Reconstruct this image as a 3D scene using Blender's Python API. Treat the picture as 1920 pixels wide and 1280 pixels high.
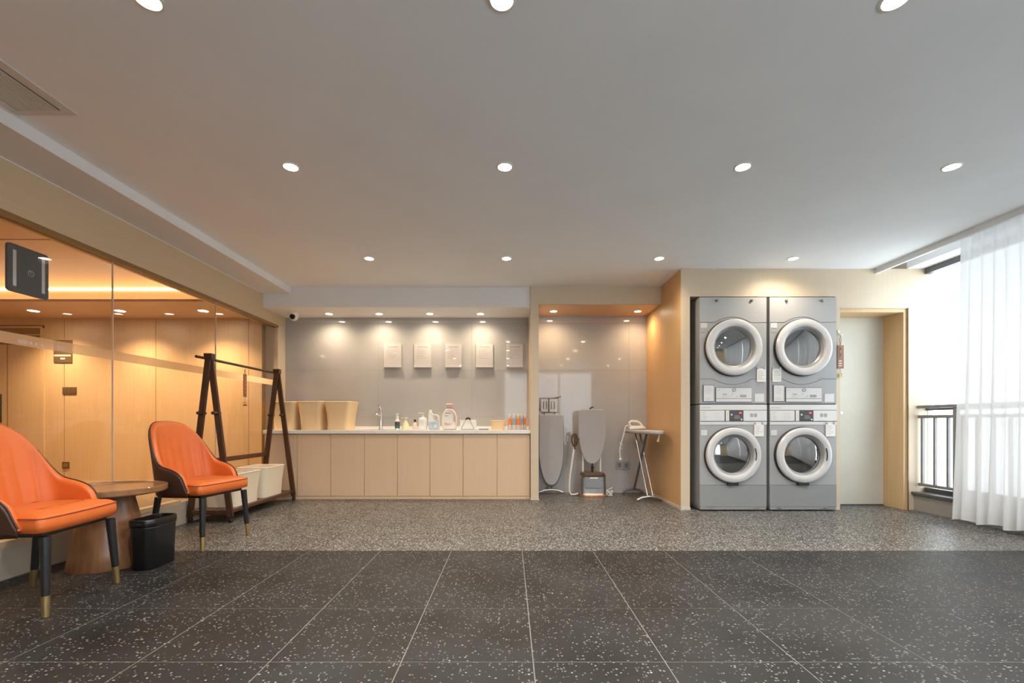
import bpy, bmesh, math, random
from mathutils import Vector, Matrix
random.seed(7)
for o in list(bpy.data.objects):
    bpy.data.objects.remove(o)
S = bpy.context.scene
COL = S.collection
PI = math.pi
sin, cos = math.sin, math.cos

# ---------------------------------------------------------------- camera
F, CX, HY, EYE = 853.0, 955.0, 792.0, 0.9
cam_d = bpy.data.cameras.new('camera')
cam_d.sensor_width = 36.0
cam_d.lens = F / 1920 * 36
cam_d.shift_x = (960 - CX) / 1920
cam_d.shift_y = (HY - 640) / 1920
cam_d.clip_start = 0.05
cam = bpy.data.objects.new('camera', cam_d)
COL.objects.link(cam)
cam.location = (0, 0, EYE)
cam.rotation_euler = (PI / 2, 0, 0)
S.camera = cam

# ---------------------------------------------------------------- sky and exposure
W = bpy.data.worlds.new('overcast')
S.world = W
W.use_nodes = True
bg = W.node_tree.nodes['Background']
bg.inputs[0].default_value = (0.88, 0.95, 1.0, 1)
bg.inputs[1].default_value = 2.05
S.view_settings.view_transform = 'Standard'
S.view_settings.look = 'None'
S.view_settings.gamma = 1
S.view_settings.use_curve_mapping = False
S.view_settings.exposure = 1.5
S.cycles.max_bounces = 10
S.cycles.diffuse_bounces = 6
S.cycles.glossy_bounces = 5
S.cycles.transmission_bounces = 6
S.cycles.transparent_max_bounces = 24
S.cycles.sample_clamp_indirect = 4.0
S.cycles.caustics_reflective = False
S.cycles.caustics_refractive = False
S.cycles.use_denoising = True

MAIN_W, COUNTER_W, ALCOVE_W, LOBBY_W = 37.0, 11.5, 10.0, 56.0
WARM = (1.0, 0.66, 0.36)
CREAMY = (1.0, 0.77, 0.52)
LOBBYC = (1.0, 0.70, 0.42)
MAINC = (1.0, 0.945, 0.87)


# ---------------------------------------------------------------- materials
def srgb(r, g, b):
    f = lambda c: (c / 255 / 12.92) if c / 255 <= 0.04045 else ((c / 255 + 0.055) / 1.055) ** 2.4
    return (f(r), f(g), f(b), 1)


def new_mat(name):
    m = bpy.data.materials.new(name)
    m.use_nodes = True
    nt = m.node_tree
    return m, nt, nt.nodes['Principled BSDF'], nt.nodes['Material Output']


def node(nt, kind, **kw):
    n = nt.nodes.new(kind)
    for k, v in kw.items():
        setattr(n, k, v)
    return n


def ramp(nt, stops, interp='LINEAR'):
    r = node(nt, 'ShaderNodeValToRGB')
    r.color_ramp.interpolation = interp
    e = r.color_ramp.elements
    while len(e) < len(stops):
        e.new(0.5)
    for i, (p, c) in enumerate(stops):
        e[i].position = p
        e[i].color = c
    return r


def coords(nt, scale=(1, 1, 1), kind='Object'):
    t = node(nt, 'ShaderNodeTexCoord')
    mp = node(nt, 'ShaderNodeMapping')
    mp.inputs['Scale'].default_value = scale
    nt.links.new(t.outputs[kind], mp.inputs[0])
    return mp.outputs[0]


def plain(name, col, rough=0.5, metal=0.0, vary=0.06, scale=6.0, bump=0.0, bscale=200.0, spec=0.5, coat=0.0, emit=None, estr=0.0):
    m, nt, b, out = new_mat(name)
    v = coords(nt)
    nz = node(nt, 'ShaderNodeTexNoise')
    nz.inputs['Scale'].default_value = scale
    nz.inputs['Detail'].default_value = 4
    nt.links.new(v, nz.inputs['Vector'])
    lo = tuple(c * (1 - vary) for c in col[:3]) + (1,)
    hi = tuple(min(1, c * (1 + vary)) for c in col[:3]) + (1,)
    r = ramp(nt, [(0.3, lo), (0.7, hi)])
    nt.links.new(nz.outputs[0], r.inputs[0])
    nt.links.new(r.outputs[0], b.inputs['Base Color'])
    b.inputs['Roughness'].default_value = rough
    b.inputs['Metallic'].default_value = metal
    b.inputs['Specular IOR Level'].default_value = spec
    b.inputs['Coat Weight'].default_value = coat
    if bump:
        n2 = node(nt, 'ShaderNodeTexNoise')
        n2.inputs['Scale'].default_value = bscale
        nt.links.new(v, n2.inputs['Vector'])
        bp = node(nt, 'ShaderNodeBump')
        bp.inputs['Strength'].default_value = bump
        bp.inputs['Distance'].default_value = 0.002
        nt.links.new(n2.outputs[0], bp.inputs['Height'])
        nt.links.new(bp.outputs[0], b.inputs['Normal'])
    if emit:
        b.inputs['Emission Color'].default_value = emit
        b.inputs['Emission Strength'].default_value = estr
    return m


def wood(name, c1, c2, rough=0.45, axis='Z', fine=60.0, coat=0.0):
    m, nt, b, out = new_mat(name)
    sc = {'Z': (fine, fine, 1.6), 'X': (1.6, fine, fine), 'Y': (fine, 1.6, fine)}[axis]
    v = coords(nt, sc)
    nz = node(nt, 'ShaderNodeTexNoise')
    nz.inputs['Scale'].default_value = 1.0
    nz.inputs['Detail'].default_value = 6
    nz.inputs['Distortion'].default_value = 0.6
    nt.links.new(v, nz.inputs['Vector'])
    r = ramp(nt, [(0.25, c1), (0.75, c2)])
    nt.links.new(nz.outputs[0], r.inputs[0])
    nt.links.new(r.outputs[0], b.inputs['Base Color'])
    b.inputs['Roughness'].default_value = rough
    b.inputs['Coat Weight'].default_value = coat
    bp = node(nt, 'ShaderNodeBump')
    bp.inputs['Strength'].default_value = 0.08
    bp.inputs['Distance'].default_value = 0.001
    nt.links.new(nz.outputs[0], bp.inputs['Height'])
    nt.links.new(bp.outputs[0], b.inputs['Normal'])
    return m


def specked(name, base1, base2, speck1, speck2, scale, size, share, rough, cloud=3.0, rsc=0.12):
    """dark ground strewn with pale chips (voronoi cells picked at random)"""
    m, nt, b, out = new_mat(name)
    t = node(nt, 'ShaderNodeTexCoord')
    g = node(nt, 'ShaderNodeNewGeometry')
    pos = g.outputs['Position']
    nd = node(nt, 'ShaderNodeTexNoise')
    nd.inputs['Scale'].default_value = scale * 0.9
    nt.links.new(pos, nd.inputs['Vector'])
    add = node(nt, 'ShaderNodeVectorMath', operation='MULTIPLY_ADD')
    add.inputs[1].default_value = (0.5 / scale,) * 3
    nt.links.new(nd.outputs['Color'], add.inputs[0])
    nt.links.new(pos, add.inputs[2])
    vo = node(nt, 'ShaderNodeTexVoronoi')
    vo.inputs['Scale'].default_value = scale
    nt.links.new(add.outputs[0], vo.inputs['Vector'])
    sep = node(nt, 'ShaderNodeSeparateColor')
    nt.links.new(vo.outputs['Color'], sep.inputs[0])
    pick = node(nt, 'ShaderNodeMath', operation='LESS_THAN')
    pick.inputs[1].default_value = share
    nt.links.new(sep.outputs[0], pick.inputs[0])
    szm = node(nt, 'ShaderNodeMath', operation='MULTIPLY')
    szm.inputs[1].default_value = size
    nt.links.new(sep.outputs[1], szm.inputs[0])
    sza = node(nt, 'ShaderNodeMath', operation='ADD')
    sza.inputs[1].default_value = size * 0.45
    nt.links.new(szm.outputs[0], sza.inputs[0])
    near = node(nt, 'ShaderNodeMath', operation='LESS_THAN')
    nt.links.new(vo.outputs['Distance'], near.inputs[0])
    nt.links.new(sza.outputs[0], near.inputs[1])
    mask = node(nt, 'ShaderNodeMath', operation='MULTIPLY')
    nt.links.new(pick.outputs[0], mask.inputs[0])
    nt.links.new(near.outputs[0], mask.inputs[1])
    n1 = node(nt, 'ShaderNodeTexNoise')
    n1.inputs['Scale'].default_value = cloud
    n1.inputs['Detail'].default_value = 6
    nt.links.new(pos, n1.inputs['Vector'])
    r1 = ramp(nt, [(0.35, base1), (0.68, base2)])
    nt.links.new(n1.outputs[0], r1.inputs[0])
    r2 = ramp(nt, [(0.0, speck1), (1.0, speck2)])
    nt.links.new(sep.outputs[2], r2.inputs[0])
    mx = node(nt, 'ShaderNodeMix', data_type='RGBA')
    nt.links.new(mask.outputs[0], mx.inputs[0])
    nt.links.new(r1.outputs[0], mx.inputs[6])
    nt.links.new(r2.outputs[0], mx.inputs[7])
    nt.links.new(mx.outputs[2], b.inputs['Base Color'])
    b.inputs['Specular IOR Level'].default_value = 0.25
    rr_ = node(nt, 'ShaderNodeMapRange')
    rr_.inputs[3].default_value = rough - rsc
    rr_.inputs[4].default_value = rough + rsc
    nt.links.new(n1.outputs[0], rr_.inputs[0])
    nt.links.new(rr_.outputs[0], b.inputs['Roughness'])
    bp = node(nt, 'ShaderNodeBump')
    bp.inputs['Strength'].default_value = 0.15
    bp.inputs['Distance'].default_value = 0.001
    nt.links.new(n1.outputs[0], bp.inputs['Height'])
    nt.links.new(bp.outputs[0], b.inputs['Normal'])
    return m


def glass(name, tint=(1, 1, 1, 1), base=0.035, gain=0.9, rough=0.0):
    """clear pane: transparent with a view-angle reflection"""
    m, nt, b, out = new_mat(name)
    nt.nodes.remove(b)
    lw = node(nt, 'ShaderNodeLayerWeight')
    lw.inputs[0].default_value = 0.5
    p = node(nt, 'ShaderNodeMath', operation='POWER')
    p.inputs[1].default_value = 5
    nt.links.new(lw.outputs['Facing'], p.inputs[0])
    ma = node(nt, 'ShaderNodeMath', operation='MULTIPLY_ADD')
    ma.inputs[1].default_value = gain
    ma.inputs[2].default_value = base
    ma.use_clamp = True
    nt.links.new(p.outputs[0], ma.inputs[0])
    tr = node(nt, 'ShaderNodeBsdfTransparent')
    tr.inputs[0].default_value = tint
    gl = node(nt, 'ShaderNodeBsdfGlossy')
    gl.inputs['Roughness'].default_value = rough
    mx = node(nt, 'ShaderNodeMixShader')
    nt.links.new(ma.outputs[0], mx.inputs[0])
    nt.links.new(tr.outputs[0], mx.inputs[1])
    nt.links.new(gl.outputs[0], mx.inputs[2])
    nt.links.new(mx.outputs[0], out.inputs[0])
    return m


def sheer(name, col, clear, through=0.5):
    m, nt, b, out = new_mat(name)
    nt.nodes.remove(b)
    v = coords(nt, (1, 1, 1))
    wv = node(nt, 'ShaderNodeTexNoise')
    wv.inputs['Scale'].default_value = 260
    nt.links.new(v, wv.inputs['Vector'])
    tr = node(nt, 'ShaderNodeBsdfTransparent')
    tl = node(nt, 'ShaderNodeBsdfTranslucent')
    tl.inputs[0].default_value = col
    df = node(nt, 'ShaderNodeBsdfDiffuse')
    df.inputs[0].default_value = col
    m1 = node(nt, 'ShaderNodeMixShader')
    m1.inputs[0].default_value = 1 - through
    nt.links.new(tl.outputs[0], m1.inputs[1])
    nt.links.new(df.outputs[0], m1.inputs[2])
    # cloth seen edge-on is denser
    lw = node(nt, 'ShaderNodeLayerWeight')
    lw.inputs[0].default_value = 0.5
    mr = node(nt, 'ShaderNodeMapRange')
    mr.inputs[3].default_value = clear
    mr.inputs[4].default_value = clear * 0.15
    nt.links.new(lw.outputs['Facing'], mr.inputs[0])
    m2 = node(nt, 'ShaderNodeMixShader')
    nt.links.new(mr.outputs[0], m2.inputs[0])
    nt.links.new(m1.outputs[0], m2.inputs[1])
    nt.links.new(tr.outputs[0], m2.inputs[2])
    nt.links.new(m2.outputs[0], out.inputs[0])
    return m


def glow(name, col, strength):
    m, nt, b, out = new_mat(name)
    nt.nodes.remove(b)
    e = node(nt, 'ShaderNodeEmission')
    e.inputs[0].default_value = col + (1,) if len(col) == 3 else col
    e.inputs[1].default_value = strength
    nt.links.new(e.outputs[0], out.inputs[0])
    return m


def wicker_mat(name, c1, c2, scale=220.0):
    m, nt, b, out = new_mat(name)
    v = coords(nt)
    w1 = node(nt, 'ShaderNodeTexWave', wave_type='BANDS', bands_direction='Z')
    w1.inputs['Scale'].default_value = scale / 6.28 * 2
    w2 = node(nt, 'ShaderNodeTexWave', wave_type='BANDS', bands_direction='DIAGONAL')
    w2.inputs['Scale'].default_value = scale / 6.28
    for w in (w1, w2):
        w.inputs['Distortion'].default_value = 1.5
        nt.links.new(v, w.inputs['Vector'])
    mu = node(nt, 'ShaderNodeMath', operation='MULTIPLY')
    nt.links.new(w1.outputs['Fac'], mu.inputs[0])
    nt.links.new(w2.outputs['Fac'], mu.inputs[1])
    r = ramp(nt, [(0.0, c1), (0.6, c2)])
    nt.links.new(mu.outputs[0], r.inputs[0])
    nt.links.new(r.outputs[0], b.inputs['Base Color'])
    b.inputs['Roughness'].default_value = 0.75
    bp = node(nt, 'ShaderNodeBump')
    bp.inputs['Strength'].default_value = 0.3
    bp.inputs['Distance'].default_value = 0.003
    nt.links.new(mu.outputs[0], bp.inputs['Height'])
    nt.links.new(bp.outputs[0], b.inputs['Normal'])
    return m


M = {}
M['ceiling'] = plain('ceiling_paint', (0.855, 0.895, 0.925, 1), 0.9, vary=0.02, scale=2)
M['white_paint'] = plain('white_paint', (0.78, 0.79, 0.8, 1), 0.8, vary=0.02, scale=2)
M['veneer'] = wood('pale_veneer', (0.60, 0.495, 0.36, 1), (0.635, 0.53, 0.395, 1), 0.42, 'Z', 90)
M['veneer_h'] = wood('pale_veneer_lengthwise', (0.58, 0.45, 0.29, 1), (0.63, 0.495, 0.33, 1), 0.42, 'Y', 90)
M['veneer_warm'] = wood('warm_veneer', (0.60, 0.40, 0.205, 1), (0.68, 0.47, 0.26, 1), 0.4, 'Z', 90)
M['veneer_lamplit'] = wood('lamplit_veneer', (0.60, 0.365, 0.165, 1), (0.67, 0.425, 0.205, 1), 0.4, 'Z', 90)  # veneer with the alcove's warm lamp light put into its colour
M['cabinet'] = wood('cabinet_veneer', (0.67, 0.485, 0.32, 1), (0.71, 0.525, 0.355, 1), 0.45, 'Z', 120)
M['cream'] = plain('cream_lacquer', (0.56, 0.545, 0.47, 1), 0.5, vary=0.02)
M['brownline'] = plain('brown_track', (0.27, 0.15, 0.05, 1), 0.4)
M['walnut'] = wood('walnut', (0.17, 0.075, 0.032, 1), (0.30, 0.145, 0.065, 1), 0.32, 'Z', 30, 0.2)
M['walnut_top'] = wood('walnut_top', (0.17, 0.08, 0.035, 1), (0.31, 0.155, 0.07, 1), 0.3, 'Y', 30, 0.25)
M['darkwood'] = wood('dark_brown_wood', (0.045, 0.018, 0.009, 1), (0.085, 0.036, 0.017, 1), 0.4, 'Z', 40)
M['darkwood_y'] = wood('dark_brown_wood_lengthwise', (0.06, 0.025, 0.012, 1), (0.11, 0.048, 0.022, 1), 0.4, 'Y', 40)
M['rubber'] = specked('rubber_tile', (0.011, 0.011, 0.011, 1), (0.026, 0.026, 0.026, 1), (0.11, 0.107, 0.103, 1), (0.36, 0.35, 0.33, 1), 84, 0.29, 0.38, 0.5, 2.2)
M['terrazzo'] = specked('terrazzo', (0.05, 0.049, 0.047, 1), (0.085, 0.083, 0.08, 1), (0.22, 0.215, 0.205, 1), (0.6, 0.58, 0.54, 1), 96, 0.42, 0.62, 0.36, 3.0, 0.1)
M['lobbyfloor'] = specked('lobby_terrazzo', (0.2, 0.13, 0.07, 1), (0.27, 0.18, 0.1, 1), (0.35, 0.25, 0.15, 1), (0.5, 0.38, 0.24, 1), 75, 0.4, 0.5, 0.4, 3.0, 0.1)
M['joint'] = plain('joint_grout', (0.2, 0.19, 0.175, 1), 0.85, vary=0.15, scale=10)
M['tile'] = plain('grey_glazed_tile', (0.42, 0.415, 0.415, 1), 0.045, vary=0.05, scale=1.6, spec=0.55)
M['tilejoint'] = plain('tile_joint', (0.40, 0.395, 0.39, 1), 0.7)
M['quartz'] = plain('white_quartz', (0.8, 0.79, 0.77, 1), 0.25, vary=0.03, scale=30)
M['step'] = plain('grey_step_paint', (0.5, 0.44, 0.36, 1), 0.6, vary=0.05)
M['sillwall'] = plain('grey_sill_paint', (0.33, 0.31, 0.28, 1), 0.6, vary=0.04)
M['stone'] = plain('dark_stone', (0.09, 0.09, 0.09, 1), 0.3, vary=0.2, scale=30)
M['alu'] = plain('dark_grey_aluminium', (0.13, 0.135, 0.14, 1), 0.4, 0.3)
M['railmetal'] = plain('grey_steel_rail', (0.22, 0.22, 0.22, 1), 0.45, 0.2)
M['glass'] = glass('clear_glass', (0.985, 0.99, 0.985, 1), 0.035, 0.75)
M['winglass'] = glass('window_glass', (0.98, 0.99, 0.99, 1), 0.03, 0.7)
M['band'] = sheer('frosted_film', (0.95, 0.84, 0.66, 1), 0.68, 0.85)
M['orange'] = plain('orange_leather', (0.62, 0.135, 0.025, 1), 0.4, vary=0.05, scale=8, bump=0.25, bscale=350)
M['orange_pipe'] = plain('dark_orange_piping', (0.35, 0.05, 0.012, 1), 0.5)
M['brownleather'] = plain('brown_leather', (0.045, 0.02, 0.011, 1), 0.42, vary=0.12, bump=0.3, bscale=350)
M['black'] = plain('black_satin', (0.012, 0.012, 0.013, 1), 0.4)
M['blackgloss'] = plain('black_gloss_plastic', (0.008, 0.008, 0.009, 1), 0.26, bump=0.1, bscale=500)
M['brass'] = plain('aged_brass', (0.5, 0.36, 0.16, 1), 0.3, 0.9)
M['bronze'] = plain('bronze_plate', (0.2, 0.125, 0.055, 1), 0.4, 0.5)
M['chrome'] = plain('chrome', (0.78, 0.78, 0.78, 1), 0.12, 1.0, vary=0.02)
M['steel'] = plain('brushed_steel', (0.5, 0.5, 0.5, 1), 0.3, 1.0)
M['whiteplastic'] = plain('white_plastic', (0.8, 0.79, 0.76, 1), 0.35, vary=0.02)
M['paper'] = plain('paper', (0.78, 0.74, 0.73, 1), 0.8, vary=0.02)
M['print'] = plain('grey_print', (0.36, 0.34, 0.34, 1), 0.8)
M['print_light'] = plain('pale_print', (0.55, 0.53, 0.53, 1), 0.8)
M['acrylic'] = glass('acrylic', (0.97, 0.97, 0.97, 1), 0.05, 0.8)
M['silver'] = plain('silver_enamel', (0.395, 0.405, 0.412, 1), 0.34, 0.15, vary=0.02)
M['silverdark'] = plain('dark_silver_enamel', (0.30, 0.31, 0.315, 1), 0.36, 0.15, vary=0.02)
M['machinewhite'] = plain('pale_fascia', (0.68, 0.68, 0.685, 1), 0.35, vary=0.02)
M['ringwhite'] = plain('pearl_ring', (0.60, 0.597, 0.60, 1), 0.25, 0.1, vary=0.01)
M['machineglass'] = glass('dark_door_glass', (0.38, 0.40, 0.40, 1), 0.34, 0.6)
M['seam'] = plain('dark_seam', (0.03, 0.03, 0.032, 1), 0.6)
M['seamgrey'] = plain('grey_seam', (0.14, 0.15, 0.16, 1), 0.6)
M['drum'] = plain('drum_steel', (0.16, 0.16, 0.16, 1), 0.35, 0.8, vary=0.2, scale=60)
M['display'] = plain('dark_display', (0.07, 0.075, 0.08, 1), 0.25)
M['red_led'] = plain('red_digits', (0.8, 0.08, 0.1, 1), 0.4, emit=(1, 0.1, 0.15, 1), estr=0.8)
M['wicker_tan'] = wicker_mat('tan_wicker', (0.78, 0.56, 0.31, 1), (0.9, 0.70, 0.44, 1))
M['wicker_cream'] = wicker_mat('cream_wicker', (0.72, 0.63, 0.49, 1), (0.84, 0.77, 0.65, 1))
M['boardgrey'] = plain('grey_board_cover', (0.40, 0.39, 0.40, 1), 0.85, vary=0.03, bump=0.2, bscale=300)
M['curtain'] = sheer('white_sheer', (0.72, 0.725, 0.73, 1), 0.06, 0.17)
M['curtain_rear'] = sheer('cleared_white_sheer', (0.88, 0.89, 0.9, 1), 0.82)  # unseen rear cloth, made clearer to let more daylight in
M['lamp'] = glow('lamp_lens', (1.0, 0.86, 0.62), 22.0)
M['cove'] = glow('cove_strip', (1.0, 0.74, 0.46), 3.2)
M['lamptrim'] = plain('lamp_trim_white', (0.8, 0.78, 0.74, 1), 0.5)
M['tan'] = plain('red_brown_tag', (0.33, 0.12, 0.055, 1), 0.6)
M['tanprint'] = plain('faded_red_print', (0.5, 0.22, 0.12, 1), 0.6)
M['tag_grey'] = plain('mauve_brown_tag', (0.30, 0.16, 0.12, 1), 0.6)
M['creamprint'] = plain('cream_print', (0.75, 0.6, 0.45, 1), 0.7)
M['green'] = plain('green_label', (0.03, 0.16, 0.09, 1), 0.5)
M['darklabel'] = plain('charcoal_label', (0.05, 0.06, 0.07, 1), 0.5)
M['cream_liquid'] = plain('pale_yellow_plastic', (0.78, 0.72, 0.46, 1), 0.3, vary=0.03)
M['bluelabel'] = plain('pale_blue_label', (0.42, 0.55, 0.68, 1), 0.5, vary=0.15, scale=40)
M['pinkcap'] = plain('dusty_pink_cap', (0.62, 0.42, 0.40, 1), 0.4)
M['pinkwhite'] = plain('pinkish_white_plastic', (0.82, 0.74, 0.71, 1), 0.35, vary=0.02)
M['pinkprint'] = plain('dusty_pink_print', (0.55, 0.33, 0.32, 1), 0.6)
M['orangecap'] = plain('orange_plastic', (0.82, 0.25, 0.05, 1), 0.4)
M['bluecap'] = plain('blue_grey_plastic', (0.33, 0.40, 0.52, 1), 0.4)
M['clearplastic'] = plain('milky_plastic', (0.66, 0.6, 0.57, 1), 0.3)
M['tank'] = plain('smoke_blue_tank', (0.30, 0.33, 0.37, 1), 0.15, vary=0.1, scale=20)
M['rosegold'] = plain('rose_gold', (0.72, 0.42, 0.26, 1), 0.3, 0.7)
M['brownplastic'] = plain('brown_plastic', (0.10, 0.055, 0.03, 1), 0.35)
M['plate'] = plain('blue_grey_socket', (0.27, 0.29, 0.32, 1), 0.4)
M['panelback'] = plain('charcoal_panel', (0.05, 0.055, 0.058, 1), 0.45)
M['lens'] = plain('camera_lens', (0.006, 0.006, 0.007, 1), 0.12)
M['vent'] = plain('vent_white', (0.66, 0.64, 0.61, 1), 0.6)
M['ventdark'] = plain('vent_shadow', (0.1, 0.095, 0.09, 1), 0.8)


# ---------------------------------------------------------------- mesh helper
class MB:
    def __init__(s):
        s.v, s.f = [], []

    def add(s, vs, fs):
        n = len(s.v)
        s.v += [tuple(p) for p in vs]
        s.f += [tuple(i + n for i in q) for q in fs]
        return s

    def box(s, x0, x1, y0, y1, z0, z1):
        vs = [(x, y, z) for z in (z0, z1) for y in (y0, y1) for x in (x0, x1)]
        return s.add(vs, [(0, 2, 3, 1), (4, 5, 7, 6), (0, 1, 5, 4), (2, 6, 7, 3), (0, 4, 6, 2), (1, 3, 7, 5)])

    def loft(s, rings, closed=True, caps=True, wrap=False):
        n = len(rings[0])
        vs = [p for r in rings for p in r]
        fs = []
        m = len(rings)
        for i in range(m if wrap else m - 1):
            a, b = i * n, ((i + 1) % m) * n
            for j in range(n if closed else n - 1):
                k = (j + 1) % n
                fs.append((a + j, a + k, b + k, b + j))
        if caps and closed and not wrap:
            fs.append(tuple(reversed(range(n))))
            fs.append(tuple(range((m - 1) * n, m * n)))
        return s.add(vs, fs)

    def lathe(s, prof, c=(0, 0, 0), axis='Z', seg=32, caps=True):
        rings = []
        for r, h in prof:
            ring = []
            for k in range(seg):
                a = 2 * PI * k / seg
                if axis == 'Z':
                    ring.append((c[0] + r * cos(a), c[1] + r * sin(a), c[2] + h))
                elif axis == 'Y':
                    ring.append((c[0] + r * cos(a), c[1] + h, c[2] - r * sin(a)))
                else:
                    ring.append((c[0] + h, c[1] + r * cos(a), c[2] + r * sin(a)))
            rings.append(ring)
        return s.loft(rings, True, caps)

    def tube(s, pts, r, seg=10, closed=False, flat=None):
        pts = [Vector(p) for p in pts]
        n = len(pts)
        rad = r if isinstance(r, (list, tuple)) else [r] * n
        rings = []
        up = None
        for i, p in enumerate(pts):
            if closed:
                t = pts[(i + 1) % n] - pts[i - 1]
            else:
                t = pts[min(i + 1, n - 1)] - pts[max(i - 1, 0)]
            t.normalize()
            if up is None:
                up = Vector((0, 0, 1)) if abs(t.z) < 0.9 else Vector((1, 0, 0))
            sd = t.cross(up).normalized()
            up = sd.cross(t).normalized()
            a_, b_ = rad[i], rad[i] * (flat or 1)
            rings.append([p + sd * a_ * cos(2 * PI * k / seg) + up * b_ * sin(2 * PI * k / seg) for k in range(seg)])
        return s.loft(rings, True, not closed, wrap=closed)

    def bar(s, a, b, w, h, up=(0, 0, 1)):
        a, b = Vector(a), Vector(b)
        t = (b - a).normalized()
        sd = t.cross(Vector(up)).normalized()
        u = sd.cross(t).normalized()
        ring = lambda p: [p + sd * x * w / 2 + u * y * h / 2 for x, y in ((-1, -1), (1, -1), (1, 1), (-1, 1))]
        return s.loft([ring(a), ring(b)])

    def prism(s, poly, axis, a, b):
        f = {'X': lambda p, h: (h, p[0], p[1]), 'Y': lambda p, h: (p[0], h, p[1]), 'Z': lambda p, h: (p[0], p[1], h)}[axis]
        return s.loft([[f(p, a) for p in poly], [f(p, b) for p in poly]])

    def build(s, name, m, parent=None, bevel=0.0, seg=2, smooth=False, world=True, angle=35):
        me = bpy.data.meshes.new(name)
        off = Vector((0, 0, 0))
        if parent is not None and world:
            q = parent
            while q is not None:
                off += q.location
                q = q.parent
        me.from_pydata([Vector(p) - off for p in s.v], [], s.f)
        bm = bmesh.new()
        bm.from_mesh(me)
        bmesh.ops.recalc_face_normals(bm, faces=bm.faces)
        bm.to_mesh(me)
        bm.free()
        me.materials.append(M[m] if isinstance(m, str) else m)
        o = bpy.data.objects.new(name, me)
        COL.objects.link(o)
        if parent is not None:
            o.parent = parent
        if smooth or bevel:
            for p in me.polygons:
                p.use_smooth = True
            me.set_sharp_from_angle(angle=math.radians(angle))
        if bevel:
            b = o.modifiers.new('bevel', 'BEVEL')
            b.width = bevel
            b.segments = seg
            b.limit_method = 'ANGLE'
            b.angle_limit = math.radians(40)
        return o


def bx(x0, x1, y0, y1, z0, z1):
    return MB().box(x0, x1, y0, y1, z0, z1)


def thing(name, label, cat, loc, group=None, rz=0.0):
    o = bpy.data.objects.new(name, None)
    o.empty_display_size = 0.1
    COL.objects.link(o)
    o.location = loc
    o.rotation_euler = (0, 0, rz)
    o['label'] = label
    o['category'] = cat
    if group:
        o['group'] = group
    return o


def tag(o, label, cat, group=None):
    o['label'] = label
    o['category'] = cat
    if group:
        o['group'] = group
    return o


def struct(o):
    o['kind'] = 'structure'
    return o


def rr(w, d, r, z, n=5, cx=0.0, cy=0.0):
    """ring of a rounded rectangle"""
    out = []
    for (sx, sy, a0) in ((1, 1, 0), (-1, 1, 90), (-1, -1, 180), (1, -1, 270)):
        for k in range(n + 1):
            a = math.radians(a0 + 90 * k / n)
            out.append((cx + sx * (w / 2 - r) + r * cos(a), cy + sy * (d / 2 - r) + r * sin(a), z))
    return out


def at(px, py, Y):
    return Vector(((px - CX) / F * Y, Y, EYE - (py - HY) / F * Y))


def arc(c, r, a0, a1, n, plane='XZ'):
    o = []
    for k in range(n + 1):
        a = math.radians(a0 + (a1 - a0) * k / n)
        if plane == 'XZ':
            o.append((c[0] + r * cos(a), c[1], c[2] + r * sin(a)))
        elif plane == 'XY':
            o.append((c[0] + r * cos(a), c[1] + r * sin(a), c[2]))
        else:
            o.append((c[0], c[1] + r * cos(a), c[2] + r * sin(a)))
    return o


def text_obj(name, body, size, mat, parent, loc, rot, extrude=0.0006, align='CENTER'):
    cu = bpy.data.curves.new(name, 'FONT')
    cu.body = body
    cu.size = size
    cu.extrude = extrude
    cu.align_x = align
    cu.align_y = 'CENTER'
    cu.resolution_u = 2
    t = bpy.data.objects.new(name + '_tmp', cu)
    COL.objects.link(t)
    dg = bpy.context.evaluated_depsgraph_get()
    me = bpy.data.meshes.new_from_object(t.evaluated_get(dg))
    bpy.data.objects.remove(t)
    me.name = name
    me.materials.clear()
    me.materials.append(M[mat])
    o = bpy.data.objects.new(name, me)
    COL.objects.link(o)
    off = Vector((0, 0, 0))
    q = parent
    while q is not None:
        off += q.location
        q = q.parent
    o.location = Vector(loc) - off
    o.rotation_euler = rot
    if parent is not None:
        o.parent = parent
    return o


def copy_tree(o, parent=None):
    c = o.copy()
    COL.objects.link(c)
    if parent is not None:
        c.parent = parent
    for ch in list(o.children):
        copy_tree(ch, c)
    return c

# ================================================================ THE SETTING
CZ = 2.485          # main ceiling height
XL, XG = -2.885, -2.917   # face of the left wall, plane of its glazing
YB = 5.86           # tiled back wall
YN = 4.69           # wall face around the machines
XW = 4.17           # low wall under the right-hand windows
RY = -1.8           # rear wall behind the camera

# ---- floor: slabs laid in a grid on a grout bed
floor = struct(bx(-3.1, 4.36, RY, YB + 0.02, -0.1, -0.0014).build('floor', 'joint'))
pitch = 0.4955
xs = [0.09 + 0.497 * k for k in range(-7, 10)]
tile_cache = {}


def floor_tile(x0, x1, y0, y1, m):
    key = (round(x1 - x0, 4), round(y1 - y0, 4), m)
    if key not in tile_cache:
        w, d = (x1 - x0) / 2, (y1 - y0) / 2
        tmp = bx(-w, w, -d, d, -0.0013, 0.0).build('tile', m, bevel=0.0005, seg=1)
        tile_cache[key] = tmp
        o = tmp
    else:
        o = tile_cache[key].copy()
        COL.objects.link(o)
    o.parent = floor
    o.location = ((x0 + x1) / 2, (y0 + y1) / 2, random.uniform(-0.0003, 0.0))


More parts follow.
